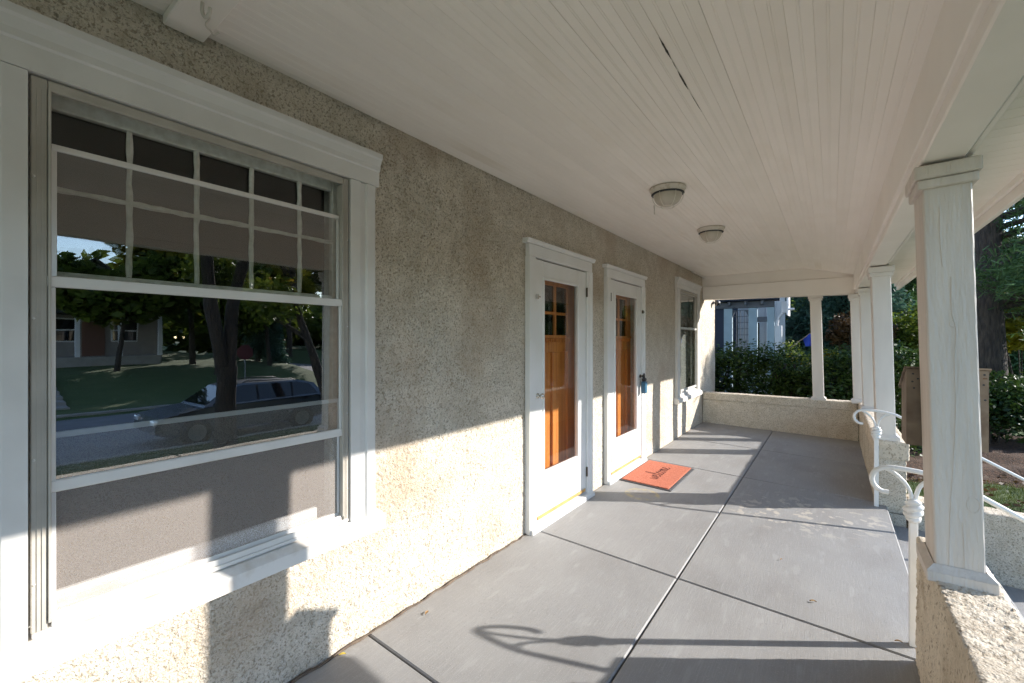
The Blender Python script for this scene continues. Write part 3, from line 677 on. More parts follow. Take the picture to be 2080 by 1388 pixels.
# ================================================================== DOORS
def door(y0, y1, lab, lab2, knob_left, group='white storm doors'):
    """y0,y1 outer casing edges"""
    t = thing('storm_door', lab, 'door', (.03, (y0 + y1) / 2, 0), group); cw = .098
    A, B = y0 + cw, y1 - cw; zt = 2.052
    for a, bb in ((y0, A - .003), (B + .003, y1)):
        w_ = bb - a; flip = a == y0
        pr = [(0, 0), (0, w_), (.030, w_), (.036, w_ - .006), (.036, w_ * .34), (.042, w_ * .26), (.042, .0)]
        MB().prism([(x, (a + q) if flip else (bb - q)) for x, q in pr], 'z', .0, zt + .008).build('side_casing', 'white_paint', t)
    MB().box(.0, .037, y0 + .002, y1 - .002, zt + .009, zt + .100, .003).build('head_casing', 'white_paint', t)
    MB().prism([(.0, zt + .101), (.045, zt + .101), (.047, zt + .112), (.054, zt + .120), (.056, zt + .134), (.0, zt + .138)], 'y', y0 - .035, y1 + .035).build('head_cap', 'white_paint', t)
    MB().prism([(-.02, .045), (.042, .038), (.062, .030), (.064, -.004), (-.02, -.004)], 'y', y0 + .01, y1 - .004).build('threshold', 'white_paint', t)
    # leaf
    la, lb = A + .004, B - .004; ga, gb = la + .118, lb - .150; gz0, gz1 = .405, 1.915
    if not knob_left: ga, gb = la + .122, lb - .135
    lf = MB(); x0, x1 = -.012, .022
    lf.box(x0, x1, la, ga, .058, zt, .003); lf.box(x0, x1, gb, lb, .058, zt, .003)
    lf.box(x0, x1 - .0012, ga + .0005, gb - .0005, gz1, zt - .001, .003); lf.box(x0, x1 - .0012, ga + .0005, gb - .0005, .059, gz0, .003)
    leaf = lf.build('leaf', 'white_paint', t)
    fr = MB()
    fr.box(.006, .030, ga - .016, ga + .008, gz0 - .016, gz1 + .016, .004); fr.box(.006, .030, gb - .008, gb + .016, gz0 - .016, gz1 + .016, .004)
    fr.box(.006, .029, ga + .009, gb - .009, gz1 - .008, gz1 + .015, .004); fr.box(.006, .029, ga + .009, gb - .009, gz0 - .015, gz0 + .008, .004)
    fr.build('glazing_bead', 'white_paint', leaf)
    MB().add([(.010, ga, gz0), (.010, gb, gz0), (.010, gb, gz1), (.010, ga, gz1)], [(0, 1, 2, 3)]).build('pane', 'door_glass', leaf)
    MB().box(.0225, .030, la + .02, lb - .02, .064, .090, .002).build('weather_strip', 'weather_strip', t)
    hy = lb if knob_left else la
    for hz in (.235, 1.87):
        MB().tube([(.030, hy + (.004 if knob_left else -.004), hz - .042), (.030, hy + (.004 if knob_left else -.004), hz + .042)], .009, 8).build('hinge', 'brass_dark', t)
    ky = la + .022 if knob_left else lb - .022
    kb = MB(); kb.lathe([(.021, .0), (.021, .004), (.009, .007), (.008, .026), (.018, .032), (.022, .044), (.017, .054), (.004, .057)], .023, ky + (.008 if knob_left else -.008), 16, axis='x', cz=1.012)
    kb.build('knob', 'chrome' if knob_left else 'brass_dark', t)
    lk = MB(); lk.box(.037, .052, (A if knob_left else B) - .016, (A if knob_left else B) + .016, 1.745, 1.782, .003); lk.tube([(.048, (A if knob_left else B) - .02, 1.764), (.048, (A if knob_left else B) + .035, 1.764)], .006, 8)
    lk.build('latch', 'chrome' if knob_left else 'brass_dark', t)
    # wooden craftsman door behind
    wd = thing('entry_door', lab2, 'door', (-.12, (y0 + y1) / 2, .03), 'wooden entry doors'); X0, X1 = -.15, -.108; a, bb = A - .02, B + .02
    f = MB(); s = .125
    f.box(X0, X1, a, a + s, .04, 2.05, .003); f.box(X0, X1, bb - s, bb, .04, 2.05, .003)
    f.box(X0, X1 - .001, a + s + .0005, bb - s - .0005, 1.905, 2.05, .003); f.box(X0, X1 - .001, a + s + .0005, bb - s - .0005, 1.33, 1.43, .003); f.box(X0, X1 - .001, a + s + .0005, bb - s - .0005, .04, .24, .003)
    f.build('door_frame', 'door_wood', wd)
    n = 3; W = bb - a - 2 * s
    for k in range(1, 3):
        yk = a + s + W * k / 3
        MB().box(X0 + .004, X1 - .003, yk - .013, yk + .013, 1.4305, 1.9045, .003).build('muntin', 'door_wood', wd)
    for k in range(3):
        yk = a + s + W * k / 3 + (.0135 if k else .001); ye = a + s + W * (k + 1) / 3 - (.0135 if k < 2 else .001)
        MB().box(X0 + .004, X1 - .004, yk, ye, 1.655, 1.680, .003).build('muntin', 'door_wood', wd)
        MB().add([(-.128, yk, 1.43), (-.128, ye, 1.43), (-.128, ye, 1.905), (-.128, yk, 1.905)], [(0, 1, 2, 3)]).build('pane', 'dark_pane', wd)
    MB().box(X1 + .0, X1 + .03, a + .06, bb - .06, 1.452, 1.478, .003).build('shelf', 'door_wood', wd)
    k = 0; yk = a + .075
    while yk < bb - .085:
        MB().box(X1, X1 + .018, yk, yk + .018, 1.418, 1.451, .002).build('dentil', 'door_wood', wd); yk += .036
    MB().box(X0 + .008, X0 + .018, a + s - .01, bb - s + .01, .22, 1.35, .0).build('panel', 'door_wood', wd)
    for k in range(1, 3):
        yk = a + s + W * k / 3
        MB().box(X0 + .0185, X1 - .002, yk - .05, yk + .05, .2405, 1.3295, .006).build('stile', 'door_wood', wd)
    return t
door(2.592, 3.628, 'nearer white storm door with silver knob on its left stile', 'orange-brown craftsman wooden door behind the nearer storm door', True)
door(3.955, 5.030, 'farther white storm door behind the orange doormat, lockbox on its handle', 'orange-brown wooden door behind the farther storm door', False)

# key lockbox on the second door's handle
lb = thing('key_lockbox', 'small blue key lockbox hanging from the farther storm door handle', 'lockbox', (.06, 4.90, .84))
MB().box(.045, .098, 4.862, 4.935, .815, .955, .010).build('body', 'lockbox_blue', lb)
MB().box(.052, .092, 4.866, 4.931, .956, .992, .008).build('top', 'black_plastic', lb)
MB().tube(smooth_path([(.07, 4.877, .985), (.07, 4.877, 1.02), (.07, 4.899, 1.045), (.07, 4.921, 1.02), (.07, 4.921, .985)]), .006, 8).build('shackle', 'black_plastic', lb)

# ================================================================== DOORMAT
dm = thing('doormat', 'orange-red coir doormat with black rubber edge and the word welcome', 'doormat', (.29, 4.61, -.004))
zf = lambda x: -SL * x
def slabm(x0, x1, y0, y1, h0, h1, c, nm, m, par):
    ring = lambda a, h: [(x0 + a, y0 + a, zf(x0) + h), (x1 - a, y0 + a, zf(x1) + h), (x1 - a, y1 - a, zf(x1) + h), (x0 + a, y1 - a, zf(x0) + h)]
    vs = ring(c, h1) + ring(0, h1 - c * .5) + ring(0, h0)
    return MB().add(vs, [(0, 1, 2, 3)] + [(i, (i + 1) % 4, 4 + (i + 1) % 4, 4 + i) for i in range(4)] + [(4 + i, 4 + (i + 1) % 4, 8 + (i + 1) % 4, 8 + i) for i in range(4)]).build(nm, m, par)
slabm(.070, .590, 4.165, 5.045, .0005, .008, .006, 'rubber_base', 'rubber', dm)
slabm(.088, .560, 4.190, 5.025, .0085, .017, .004, 'pile', 'mat_coir', dm)
L_ = {'w': [(0, .9), (.12, .2), (.3, 0), (.45, .35), (.5, .8), (.55, .25), (.75, 0), (.95, .4), (1.0, .95), (1.2, .7)],
      'e': [(0, .3), (.35, .55), (.5, .85), (.3, 1), (.08, .65), (.15, .15), (.45, 0), (.8, .3)],
      'l': [(0, .3), (.35, 1.2), (.4, 2.1), (.22, 2.2), (.12, 1.2), (.2, .2), (.4, 0), (.65, .3)],
      'c': [(0, .3), (.5, .95), (.35, 1), (.1, .7), (.12, .2), (.4, 0), (.75, .3)],
      'o': [(0, .3), (.35, 1), (.1, .7), (.12, .2), (.4, 0), (.65, .4), (.5, .9), (.35, 1), (.6, .8), (.85, .8)],
      'm': [(0, .75), (.15, .95), (.2, .0), (.25, .6), (.42, 1), (.52, .6), (.52, 0), (.58, .6), (.75, 1), (.86, .6), (.88, .15), (1.1, .1), (1.2, .3)]}
b = MB(); px = 0
S_ = .078
for ch, adv in (('w', 1.15), ('e', .8), ('l', .62), ('c', .72), ('o', .82), ('m', 1.2), ('e', .8)):
    pts = smooth_path([(q[0] + px, q[1], 0) for q in L_[ch]], 5); px += adv
    P3 = [Vector((.385 - q.y * S_, 4.385 + q.x * S_, zf(.385 - q.y * S_) + .0176)) for q in pts]
    vs = []
    for i, p in enumerate(P3):
        d = P3[min(i + 1, len(P3) - 1)] - P3[max(i - 1, 0)]; nn = Vector((-d.y, d.x, 0)); nn = nn.normalized() * (.0062 if nn.length else 0)
        vs += [p - nn, p + nn]
    b.add(vs, [(2 * i, 2 * i + 1, 2 * i + 3, 2 * i + 2) for i in range(len(P3) - 1)])
b.build('lettering', 'print_dark', dm)

# ================================================================== CEILING LAMPS
def lamp(cx, cyy, lab, chain):
    t = thing('ceiling_lamp', lab, 'lamp', (cx, cyy, 2.54), 'caged porch ceiling lamps'); zc = 2.5385
    MB().lathe([(.120, zc), (.126, zc - .004), (.126, zc - .012), (.118, zc - .020), (.116, zc - .036), (.110, zc - .041), (.06, zc - .042)], cx, cyy, 40).build('base_ring', 'lamp_base', t)
    MB().lathe([(.113, zc - .041), (.1145, zc - .045), (.108, zc - .049)], cx, cyy, 40).build('gasket', 'black_plastic', t)
    pr = [(.099 * math.cos(a), zc - .046 - .088 * math.sin(a)) for a in np.linspace(0, 1.45, 12)]
    MB().lathe(pr, cx, cyy, 36).build('globe', 'lamp_globe', t)
    for k in range(6):
        th = 2 * math.pi * k / 6 + .3; pts = [(cx + math.cos(th) * .108 * math.cos(a) ** .75, cyy + math.sin(th) * .108 * math.cos(a) ** .75, zc - .044 - .098 * math.sin(a)) for a in np.linspace(0, 1.25, 9)]
        MB().tube(pts, .0022, 6).build('cage_wire', 'lamp_wire', t)
    rr = .108 * math.cos(1.25) ** .75
    MB().tube([(cx + rr * math.cos(a), cyy + rr * math.sin(a), zc - .044 - .098 * math.sin(1.25)) for a in np.linspace(0, 2 * math.pi, 17)], .0022, 6).build('cage_ring', 'lamp_wire', t)
    if chain: MB().tube([(cx - .085, cyy - .04, zc - .12), (cx - .083, cyy - .04, zc - .145), (cx - .084, cyy - .041, zc - .17), (cx - .082, cyy - .04, zc - .185)], [.006, .004, .003, .004], 6).build('dangling_latch', 'lamp_base', t)
lamp(.865, 3.16, 'nearer caged ceiling lamp with a dangling latch', True)
lamp(.862, 4.56, 'farther caged ceiling lamp on the porch ceiling', False)

# ================================================================== MAILBOX on the near column
mbx = thing('mailbox', 'brown metal mailbox with sloping lid fixed behind the near column', 'mailbox', (2.19, 2.55, .99))
X0, X1, Y0, Y1 = 2.074, 2.314, 2.470, 2.625
MB().prism([(Y0, .993), (Y1, .993), (Y1, 1.235), (Y0, 1.315)], 'x', X0, X1).build('body', 'mailbox_paint', mbx)
MB().prism([(Y0 - .004, 1.319), (Y0 - .004, 1.326), (Y1 + .030, 1.236), (Y1 + .028, 1.215), (Y1 + .024, 1.215), (Y1 + .024, 1.230)], 'x', X0 - .007, X1 + .007).build('lid', 'mailbox_paint', mbx)
for hx, hz in ((2.095, 1.295), (2.093, 1.262), (2.110, 1.275), (2.098, 1.235), (2.302, 1.30), (2.304, 1.20), (2.30, 1.26)):
    MB().lathe([(.004, -.0012), (.004, .001)], hx, Y0, 8, axis='y', cz=hz).build('mounting_hole', 'car_dark', mbx)
MB().box(2.297, 2.309, Y0 - .0035, Y0 - .0005, 1.283, 1.288).build('bent_tab', 'rust', mbx)

# ================================================================== HANDRAILS
def rail(y, lab):
    t = thing('handrail', lab, 'handrail', (2.135, y, -.04), 'white wrought iron step rails')
    MB().box(2.119, 2.151, y - .016, y + .016, -.042, .60, .003).build('post', 'rail_paint', t)
    b = MB()
    for k in range(4):
        z = .578 + k * .023; rr = (.018, .026, .028, .020)[k]
        b.tube([(2.135 + rr * math.cos(a), y + rr * math.sin(a), z + .010 * math.sin(a + k)) for a in np.linspace(0, 2 * math.pi, 15)], .0125, 7)
    b.lathe([(.016, .56), (.022, .575), (.028, .61), (.024, .65), (.012, .672)], 2.135, y, 16); b.build('knuckle', 'rail_paint', t)
    main = smooth_path([(2.045, y, .682), (2.018, y, .684), (1.992, y, .705), (1.981, y, .742), (1.995, y, .780), (2.032, y, .802), (2.08, y, .807), (2.17, y, .801), (2.25, y, .786), (2.31, y, .757), (2.6, y, .592), (3.0, y, .363), (3.25, y, .22), (3.32, y, .17), (3.35, y, .11), (3.33, y, .06), (3.29, y, .055)], 6)
    MB().tube(main, .0145, 8, flat=.8).build('top_rail', 'rail_paint', t)
    MB().tube(smooth_path([(2.130, y, .655), (2.126, y, .69), (2.108, y, .735), (2.07, y, .778), (2.035, y, .797)]), .009, 8).build('scroll', 'rail_paint', t)
    MB().tube(smooth_path([(2.142, y, .655), (2.146, y, .69), (2.160, y, .735), (2.195, y, .772), (2.235, y, .784)]), .009, 8).build('scroll', 'rail_paint', t)
    MB().box(3.17, 3.20, y - .015, y + .015, -.71, .245, .003).build('post', 'rail_paint', t)
rail(2.82, 'nearer white wrought iron handrail with scrolled end beside the near column')
rail(4.985, 'farther white wrought iron handrail with scrolled end across the steps')

# floodlight at the house corner
fl = thing('floodlight', 'small black floodlight on the far house corner under the end beam', 'light', (.05, 8.75, 2.14))
MB().lathe([(.03, .0), (.035, .015), (.012, .02), (.012, .06)], .0, 8.82, 14, axis='x', cz=2.14).build('bracket', 'black_plastic', fl)
MB().lathe([(.02, -.07), (.045, -.05), (.055, -.0), (.05, .015)], .085, 8.80, 18, axis='y', cz=2.13).build('head', 'black_plastic', fl)

# small things fallen on the floor
def leaf_obj(x, y, ln, ang, m, lab, nm='fallen_leaf'):
    z = zf(x) + .0015; vs = []; n = 7
    for k in range(n + 1):
        t = k / n; wd = ln * .22 * math.sin(math.pi * min(max(t, .02), .98)) ** .8; h = .004 * math.sin(t * 3) + .002
        for s in (-1, 0, 1):
            px_, py_ = (t - .5) * ln, s * wd; vs.append((x + px_ * math.cos(ang) - py_ * math.sin(ang), y + px_ * math.sin(ang) + py_ * math.cos(ang), z + h + (.004 if s else 0)))
    fs = [(3 * k + j, 3 * k + j + 1, 3 * k + j + 4, 3 * k + j + 3) for k in range(n) for j in (0, 1)]
    o = MB().add(vs, fs, True).build(nm, m); tag(o, lab, 'leaf')
leaf_obj(.035, 1.095, .032, .9, 'yellow_leaf', 'yellow leaf on the floor at the foot of the wall under the big window')
leaf_obj(.115, 1.53, .034, 1.9, 'dry_leaf', 'thin tan leaf on the near slab beside the wall')
leaf_obj(1.735, 2.93, .034, .3, 'dry_leaf', 'dry tan leaf in the middle of the sunlit slab before the steps')
leaf_obj(1.55, 3.35, .022, 1.2, 'dry_leaf', 'tiny dark leaf scrap on the sunlit slab near the steps')
leaf_obj(2.08, 2.80, .03, .2, 'dry_leaf', 'curled brown leaf at the foot of the nearer handrail post')

# ================================================================== FOLIAGE HELPERS
def leaves(C, size, m, name, parent, flat=.5, aspect=1.7, rbase=None, N=None):
    n = len(C); s = size * rng.uniform(.6, 1.35, n)[:, None]
    d = rng.normal(size=(n, 3)); d[:, 2] *= flat; d /= np.linalg.norm(d, axis=1, keepdims=True)
    if N is None: nn = rng.normal(size=(n, 3)); nn[:, 2] += .8
    else: nn = N + rng.normal(size=(n, 3)) * .5
    b = np.cross(d, nn); b /= np.linalg.norm(b, axis=1, keepdims=True) + 1e-9
    k = np.cross(b, d)
    V = np.stack([C - d * s * .5 * aspect, C + b * s * .42 + k * s * .1, C + d * s * .5 * aspect, C - b * s * .42 + k * s * .1], 1).reshape(-1, 3)
    F = np.arange(4 * n).reshape(-1, 4)
    if rbase is None: rbase = vn(C, 1.3, 5) * .6 + vn(C, 4, 9) * .3
    rnd = np.clip(rbase + rng.uniform(-.28, .28, n), 0, 1)
    return np_mesh(name, V, F, m, parent, rnd=rnd)
def sun_ok(C):
    """leave the beam of sunlight that reaches the porch free of leaves"""
    s = C[:, 0] / TOSUN.x; y = C[:, 1] - s * TOSUN.y; z = C[:, 2] - s * TOSUN.z
    return ~((C[:, 0] > 2.3) & (y > -1.6) & (y < 7.95) & (z > -3.2) & (z < 1.6))
def blob(n, c, r, shell=.55):
    d = rng.normal(size=(n, 3)); d /= np.linalg.norm(d, axis=1, keepdims=True)
    return np.array(c) + d * (rng.uniform(shell, 1, n) ** .6)[:, None] * np.array(r)
def limb_tree(base, h, r0, seed, nlimb=9, spread=.5, fork=False, lean=(0, 0)):
    """trunk and limbs; returns builder and tips"""
    rd = random.Random(seed); b = MB(); tips = []
    def grow(p, d, ln, r, lev):
        pts = [p]; rs = [r]; q = p.copy(); dd = d.copy(); k = 5
        for i in range(k):
            dd = (dd + Vector((rd.uniform(-.14, .14), rd.uniform(-.14, .14), rd.uniform(-.03, .10)))).normalized(); q = q + dd * ln / k; pts.append(q.copy()); rs.append(r * (1 - .62 * (i + 1) / k))
        if lev and not sun_ok(np.array([list(p) for p in pts])).all(): return
        b.tube(pts, rs, 10 if lev == 0 else (7 if lev == 1 else 5), caps=False)
        if lev >= 2: tips.append(q.copy()); tips.append(pts[3]); return
        m = (nlimb if lev == 0 else rd.randint(3, 5))
        for i in range(m):
            t = rd.uniform(.42, 1.0) if lev == 0 else rd.uniform(.35, 1.0); idx = min(k - 1, int(t * k)); f = t * k - idx
            o = pts[idx].lerp(pts[idx + 1], f); a = rd.uniform(0, 6.28)
            nd = (dd * rd.uniform(.2, .7) + Vector((math.cos(a), math.sin(a), rd.uniform(.05, .55))) * spread * 1.6).normalized()
            grow(o, nd, ln * rd.uniform(.38, .62), rs[idx] * rd.uniform(.4, .6), lev + 1)
    B0 = Vector(base)
    if fork:
        pts = [B0 + Vector((0, 0, -.2)), B0 + Vector((0, 0, .25)), B0 + Vector((.02, .0, 1.0)), B0 + Vector((0, .03, 1.9))]
        b.tube(pts, [r0 * 1.35, r0 * 1.08, r0 * .98, r0 * 1.0], 14, caps=False)
        for s in (-1, 1): grow(B0 + Vector((0, .05 * s, 1.8)), Vector((rd.uniform(-.1, .1), .22 * s, 1)).normalized(), h - 1.8, r0 * .75, 0)
    else:
        b.tube([B0 + Vector((0, 0, -.2)), B0 + Vector((0, 0, .15))], [r0 * 1.4, r0], 12, caps=False)
        grow(B0, Vector((lean[0], lean[1], 1)).normalized(), h, r0, 0)
    return b, tips
def broad_tree(base, h, r0, seed, nleaf, m, lab, leafsize=.09, fork=False, nlimb=9, spread=.5, clump=.75, cat='tree', group=None, name='broadleaf_tree', lean=(0, 0)):
    t = thing(name, lab, cat, base, group)
    b, tips = limb_tree(base, h, r0, seed, nlimb, spread, fork, lean); b.build('trunk', 'bark', t)
    T = np.array([list(p) for p in tips]); per = max(4, nleaf // len(T)); C = []
    for p in T: C.append(blob(per, p, (clump, clump, clump * .7), .1))
    C = np.concatenate(C); C = C[sun_ok(C)]
    leaves(C, leafsize, m, 'crown', t); return t
def shrub(c, r, n, m, lab, leafsize=.05, name='shrub', group=None, cat='shrub', stems=7):
    t = thing(name, lab, cat, (c[0], c[1], -.7), group)
    C = []
    for k in range(26):
        d = rng.normal(size=3); d[2] = abs(d[2]) * .8 + rng.uniform(-.5, .1); d /= np.linalg.norm(d)
        q = np.array(c) + d * np.array(r) * rng.uniform(.45, .85); C.append(blob(n // 26, q, np.array(r) * rng.uniform(.22, .4), .2))
    C = np.concatenate(C); C = C[C[:, 2] > -.65]; C = C[sun_ok(C)]
    leaves(C, leafsize, m, 'foliage', t)
    b = MB()
    for k in range(stems):
        a = rng.uniform(0, 6.28); e = (c[0] + math.cos(a) * r[0] * .6, c[1] + math.sin(a) * r[1] * .6, c[2] + r[2] * .3)
        b.tube(smooth_path([(c[0] + math.cos(a) * .1, c[1] + math.sin(a) * .1, -.75), ((c[0] * 2 + e[0]) / 3, (c[1] * 2 + e[1]) / 3, c[2] * .3 - .2), e], 3), [.022] * 3 + [.015] * 4, 5)
    b.build('stem', 'bark', t); return t
def conifer(base, h, r, m, lab, n=26000, nsize=.10, name='conifer', top=None, zlo=.2, trunk_r=.16, droop=.25, brush=1.0, seed=1):
    """whorled conifer: trunk, boughs with needle tufts"""
    rd = random.Random(seed); t = thing(name, lab, 'tree', base); b = MB(); B0 = Vector(base)
    b.tube([B0 + Vector((0, 0, z)) for z in np.linspace(-.2, h, 8)], [trunk_r * (1 - .9 * k / 7) for k in range(8)], 10, caps=False)
    C = []; D = []; nb = int(h * 7); per = n // nb
    for k in range(nb):
        z = zlo + (h - zlo) * (k + rd.random()) / nb; rr = r * (1 - (z / h)) ** .8 * rd.uniform(.75, 1.1) + .15; a = rd.uniform(0, 6.28)
        d = Vector((math.cos(a), math.sin(a), 0)); p0 = B0 + Vector((0, 0, z)); p1 = p0 + d * rr * .5 + Vector((0, 0, .05 * rr)); p2 = p0 + d * rr + Vector((0, 0, -droop * rr))
        b.tube(smooth_path([p0, p1, p2], 3), [.03, .026, .022, .018, .014, .01, .006], 4, caps=False)
        tt = rng.uniform(.15, 1, per); q = np.outer((1 - tt) ** 2, p0) + np.outer(2 * tt * (1 - tt), p1) + np.outer(tt ** 2, p2)
        side = np.array([-d.y, d.x, 0]); wid = rr * .35 * (1.1 - tt); q = q + np.outer(rng.normal(size=per) * wid * .6, side) + rng.normal(size=(per, 3)) * np.array([.05, .05, .08]) * brush; C.append(q)
        D.append(np.tile(np.array(d) * .8 + np.array([0, 0, -.2]), (per, 1)) + rng.normal(size=(per, 3)) * .6)
    C = np.concatenate(C); D = np.concatenate(D); ok = sun_ok(C); C, D = C[ok], D[ok]
    b.build('trunk', 'bark', t); needles(C, D, nsize, m, t); return t
def needles(C, D, size, m, t, w=.16):
    n = len(C); d = D / np.linalg.norm(D, axis=1, keepdims=True); s = size * rng.uniform(.6, 1.4, n)[:, None]
    sd = np.cross(d, rng.normal(size=(n, 3))); sd /= np.linalg.norm(sd, axis=1, keepdims=True) + 1e-9
    V = np.stack([C - sd * s * w * .4, C + sd * s * w * .4, C + d * s + sd * s * w, C + d * s - sd * s * w], 1).reshape(-1, 3)
    rnd = np.clip(vn(C, 1.6, 3) * .7 + vn(C, 5, 8) * .3 + rng.uniform(-.25, .25, n), 0, 1)
    return np_mesh('crown', V, np.arange(4 * n).reshape(-1, 4), m, t, rnd=rnd)

# ================================================================== FAR END: hedge, neighbour, trees
hd = thing('hedge', 'dark green leafy hedge beyond the far end of the porch', 'hedge', (.9, 10, -.7))
n = 34000
hx = rng.uniform(-1.6, 3.0, n); hy = rng.uniform(9.45, 11.0, n); ht = 1.10 + .10 * np.sin(hx * 3.1) + .12 * (vn(np.stack([hx, hy, hx * 0], 1), 3.0) - .5) * 2 + .06 * np.clip(hx - 1.4, 0, 2)
hz = -.7 + (ht + .7) * rng.uniform(0.02, 1, n) ** .6; e = rng.uniform(0, 1, n)
hy = np.where(e < .55, 9.45 + .35 * rng.uniform(0, 1, n) ** 1.5 + .15 * np.sin(hz * 4 + hx * 5), hy)
C = np.stack([hx, hy, hz], 1); gap = vn(C, 5.5, 2) > .30; C = C[gap]
leaves(C, .047, 'leaf_hedge', 'foliage', hd)
m_ = 500; tx = rng.uniform(-1.4, 2.9, m_); tb = np.stack([tx, rng.uniform(9.5, 10.8, m_), 1.1 + .1 * np.sin(tx * 3.1)], 1)
C = np.concatenate([tb + np.stack([rng.normal(size=m_) * .03, rng.normal(size=m_) * .03, np.full(m_, k * .05)], 1) * 1.0 for k in range(6)])
C = C[rng.uniform(size=len(C)) < np.clip(1.2 - (C[:, 2] - 1.0) * 2.5, .1, 1)]; leaves(C, .042, 'leaf_hedge', 'shoot', hd)
b = MB()
for k in range(40):
    x = rng.uniform(-1.5, 2.9); b.tube(smooth_path([(x, 10.1, -.75), (x + rng.uniform(-.1, .1), 10 + rng.uniform(-.3, .3), .1), (x + rng.uniform(-.25, .25), 10 + rng.uniform(-.4, .4), .95)], 3), .014, 5)
b.build('stem', 'bark', hd)

# neighbour's porch beyond the hedge
nh = thing('neighbour_house', 'navy house with pale blue porch posts and white arched brackets behind the hedge', 'house', (-2, 15, -.7))
NY = 14.0
MB().box(-8, -.77, NY + .05, 24, -.8, 5.5).build('wall', 'navy_wall', nh)
MB().box(-6, .62, NY - .15, NY + .55, 2.56, 2.76, .01).build('roof_edge', 'navy_wall', nh)
MB().prism([(-6, 2.762), (.70, 2.762), (-6, 4.9)], 'y', NY - .3, NY + .55).build('roof', 'shingle', nh)
MB().box(-1.05, .52, NY, NY + .14, 2.36, 2.555, .01).build('beam', 'nbr_trim', nh)
for k in range(3):
    x = -.60 + k * .42; MB().box(x - .035, x + .035, NY - .10, NY - .002, 2.44, 2.555, .006).build('rafter_tail', 'nbr_trim', nh)
for x0, x1 in ((-.768, -.543), (-.119, .105), (.349, .527)):
    MB().box(x0, x1, NY + .02, NY + .13, -.8, 2.358, .008).build('post', 'nbr_blue', nh)
MB().box(.552, .705, NY - .03, NY + .12, -.8, 1.83, .008).build('corner_post', 'nbr_white', nh)
MB().box(.106, .348, NY + .04, NY + .10, 1.95, 2.09, .004).build('brace', 'nbr_trim', nh)
for dy in (-.02, .16):
    pts = smooth_path([(.585, NY + dy, 1.83), (.61, NY + dy, 2.0), (.68, NY + dy, 2.13), (.80, NY + dy, 2.24)], 5)
    MB().tube(pts, .035, 4, smooth=False).build('bracket', 'nbr_white', nh)
MB().box(.70, .83, NY - .05, NY + .15, 2.18, 2.50, .008).build('bracket_block', 'nbr_white', nh)
MB().box(.832, .862, NY - .25, NY + .55, 2.10, 2.75, .005).build('fascia', 'nbr_white', nh)
MB().tube([(.86, NY - .1, 2.27), (1.0, NY - .1, 2.27)], .03, 10).build('gutter_outlet', 'nbr_white', nh)
# glazed screen between two posts, gridded, with the white far side of the porch behind it
for x in (-.44, -.34, -.22): MB().box(x - .007, x + .007, NY + .06, NY + .08, .2, 2.30).build('screen_bar', 'nbr_trim', nh)
for k in range(9): MB().box(-.54, -.12, NY + .06, NY + .079, .85 + k * .18, .862 + k * .18).build('screen_bar', 'nbr_trim', nh)
for sx, dirn in ((-.541, 1), (-.121, -1)):
    MB().prism([(sx, 2.30), (sx + .10 * dirn, 2.30), (sx + .05 * dirn, 2.22), (sx, 2.10)], 'y', NY + .05, NY + .10).build('arch_spandrel', 'nbr_trim', nh)
MB().box(-.78, .6, NY + 2.4, NY + 2.5, -.8, 2.9).build('far_porch_wall', 'nbr_white', nh)
for x in (-.36, .12, .3): MB().box(x - .06, x + .06, NY + 2.33, NY + 2.39, -.8, 2.9, .004).build('far_post', 'nbr_white', nh)
MB().box(-.30, -.12, NY + 2.34, NY + 2.39, .9, 2.0, .004).build('window', 'car_glass', nh)

fg = thing('flag', 'blue flag on a slanted pole hanging behind the slender far column', 'flag', (1.1, 11.5, 1.27))
MB().tube([(1.05, 11.5, 1.24), (1.50, 11.5, 1.63)], .010, 8).build('pole', 'pole_wood', fg)
vs = []; n = 10
for k in range(n + 1):
    t = k / n; x, z = 1.30 + .20 * t, 1.455 + .174 * t
    for j in range(7):
        u = j / 6; vs.append((x + .03 * u * math.sin(t * 5) + .05 * u, 11.5 + .03 * math.sin(t * 9 + u * 3), z - u * (.17 + .13 * t)))
MB().add(vs, [(7 * k + j, 7 * k + j + 1, 7 * k + j + 8, 7 * k + j + 7) for k in range(n) for j in range(6)], True).build('cloth', 'flag_blue', fg)

conifer((2.1, 18.5, -.7), 11, 2.0, 'leaf_spruce', 'tall blue-green conifer filling the far opening', 52000, .17, zlo=1.4, trunk_r=.22, droop=.45, brush=2.6, seed=3)
conifer((-2.5, 27, -.7), 12, 3.0, 'leaf_spruce', 'dark conifer far behind the neighbour house', 14000, .3, seed=5)
conifer((3.6, 21, -.7), 11, 2.6, 'leaf_pine', 'feathery green conifer seen between the columns', 36000, .22, zlo=.4, brush=2.6, seed=8)
conifer((7.8, 27, -.7), 6.2, 2.6, 'leaf_pine', 'feathery green conifer farther right behind the pine trunk', 16000, .28, zlo=.5, brush=3, seed=9)
shrub((1.15, 12.9, .35), (.75, .6, 1.05), 6500, 'leaf_oak', 'green and yellow bush between hedge and neighbour porch', .06)
shrub((2.1, 12.6, .3), (.65, .6, 1.0), 6000, 'leaf_hedge', 'dark green bush behind the hedge right of the slender column', .055)
shrub((1.72, 12.3, 1.02), (.32, .3, .2), 1300, 'leaf_yellow', 'bright yellow-green tuft of leaves right of the slender column', .055, stems=3)
shrub((2.45, 15.0, 1.5), (.8, .7, .8), 3800, 'leaf_brown', 'red-brown dying foliage in the far opening', .07, stems=5)
shrub((3.15, 10.8, .2), (.9, .8, 1.0), 9000, 'leaf_hedge', 'dark glossy bush between the column at the steps and the mailbox', .055)
shrub((4.3, 12.4, .0), (1.1, .9, 1.0), 10000, 'leaf_hedge', 'dark green bush right of the near column beneath the pine', .055)
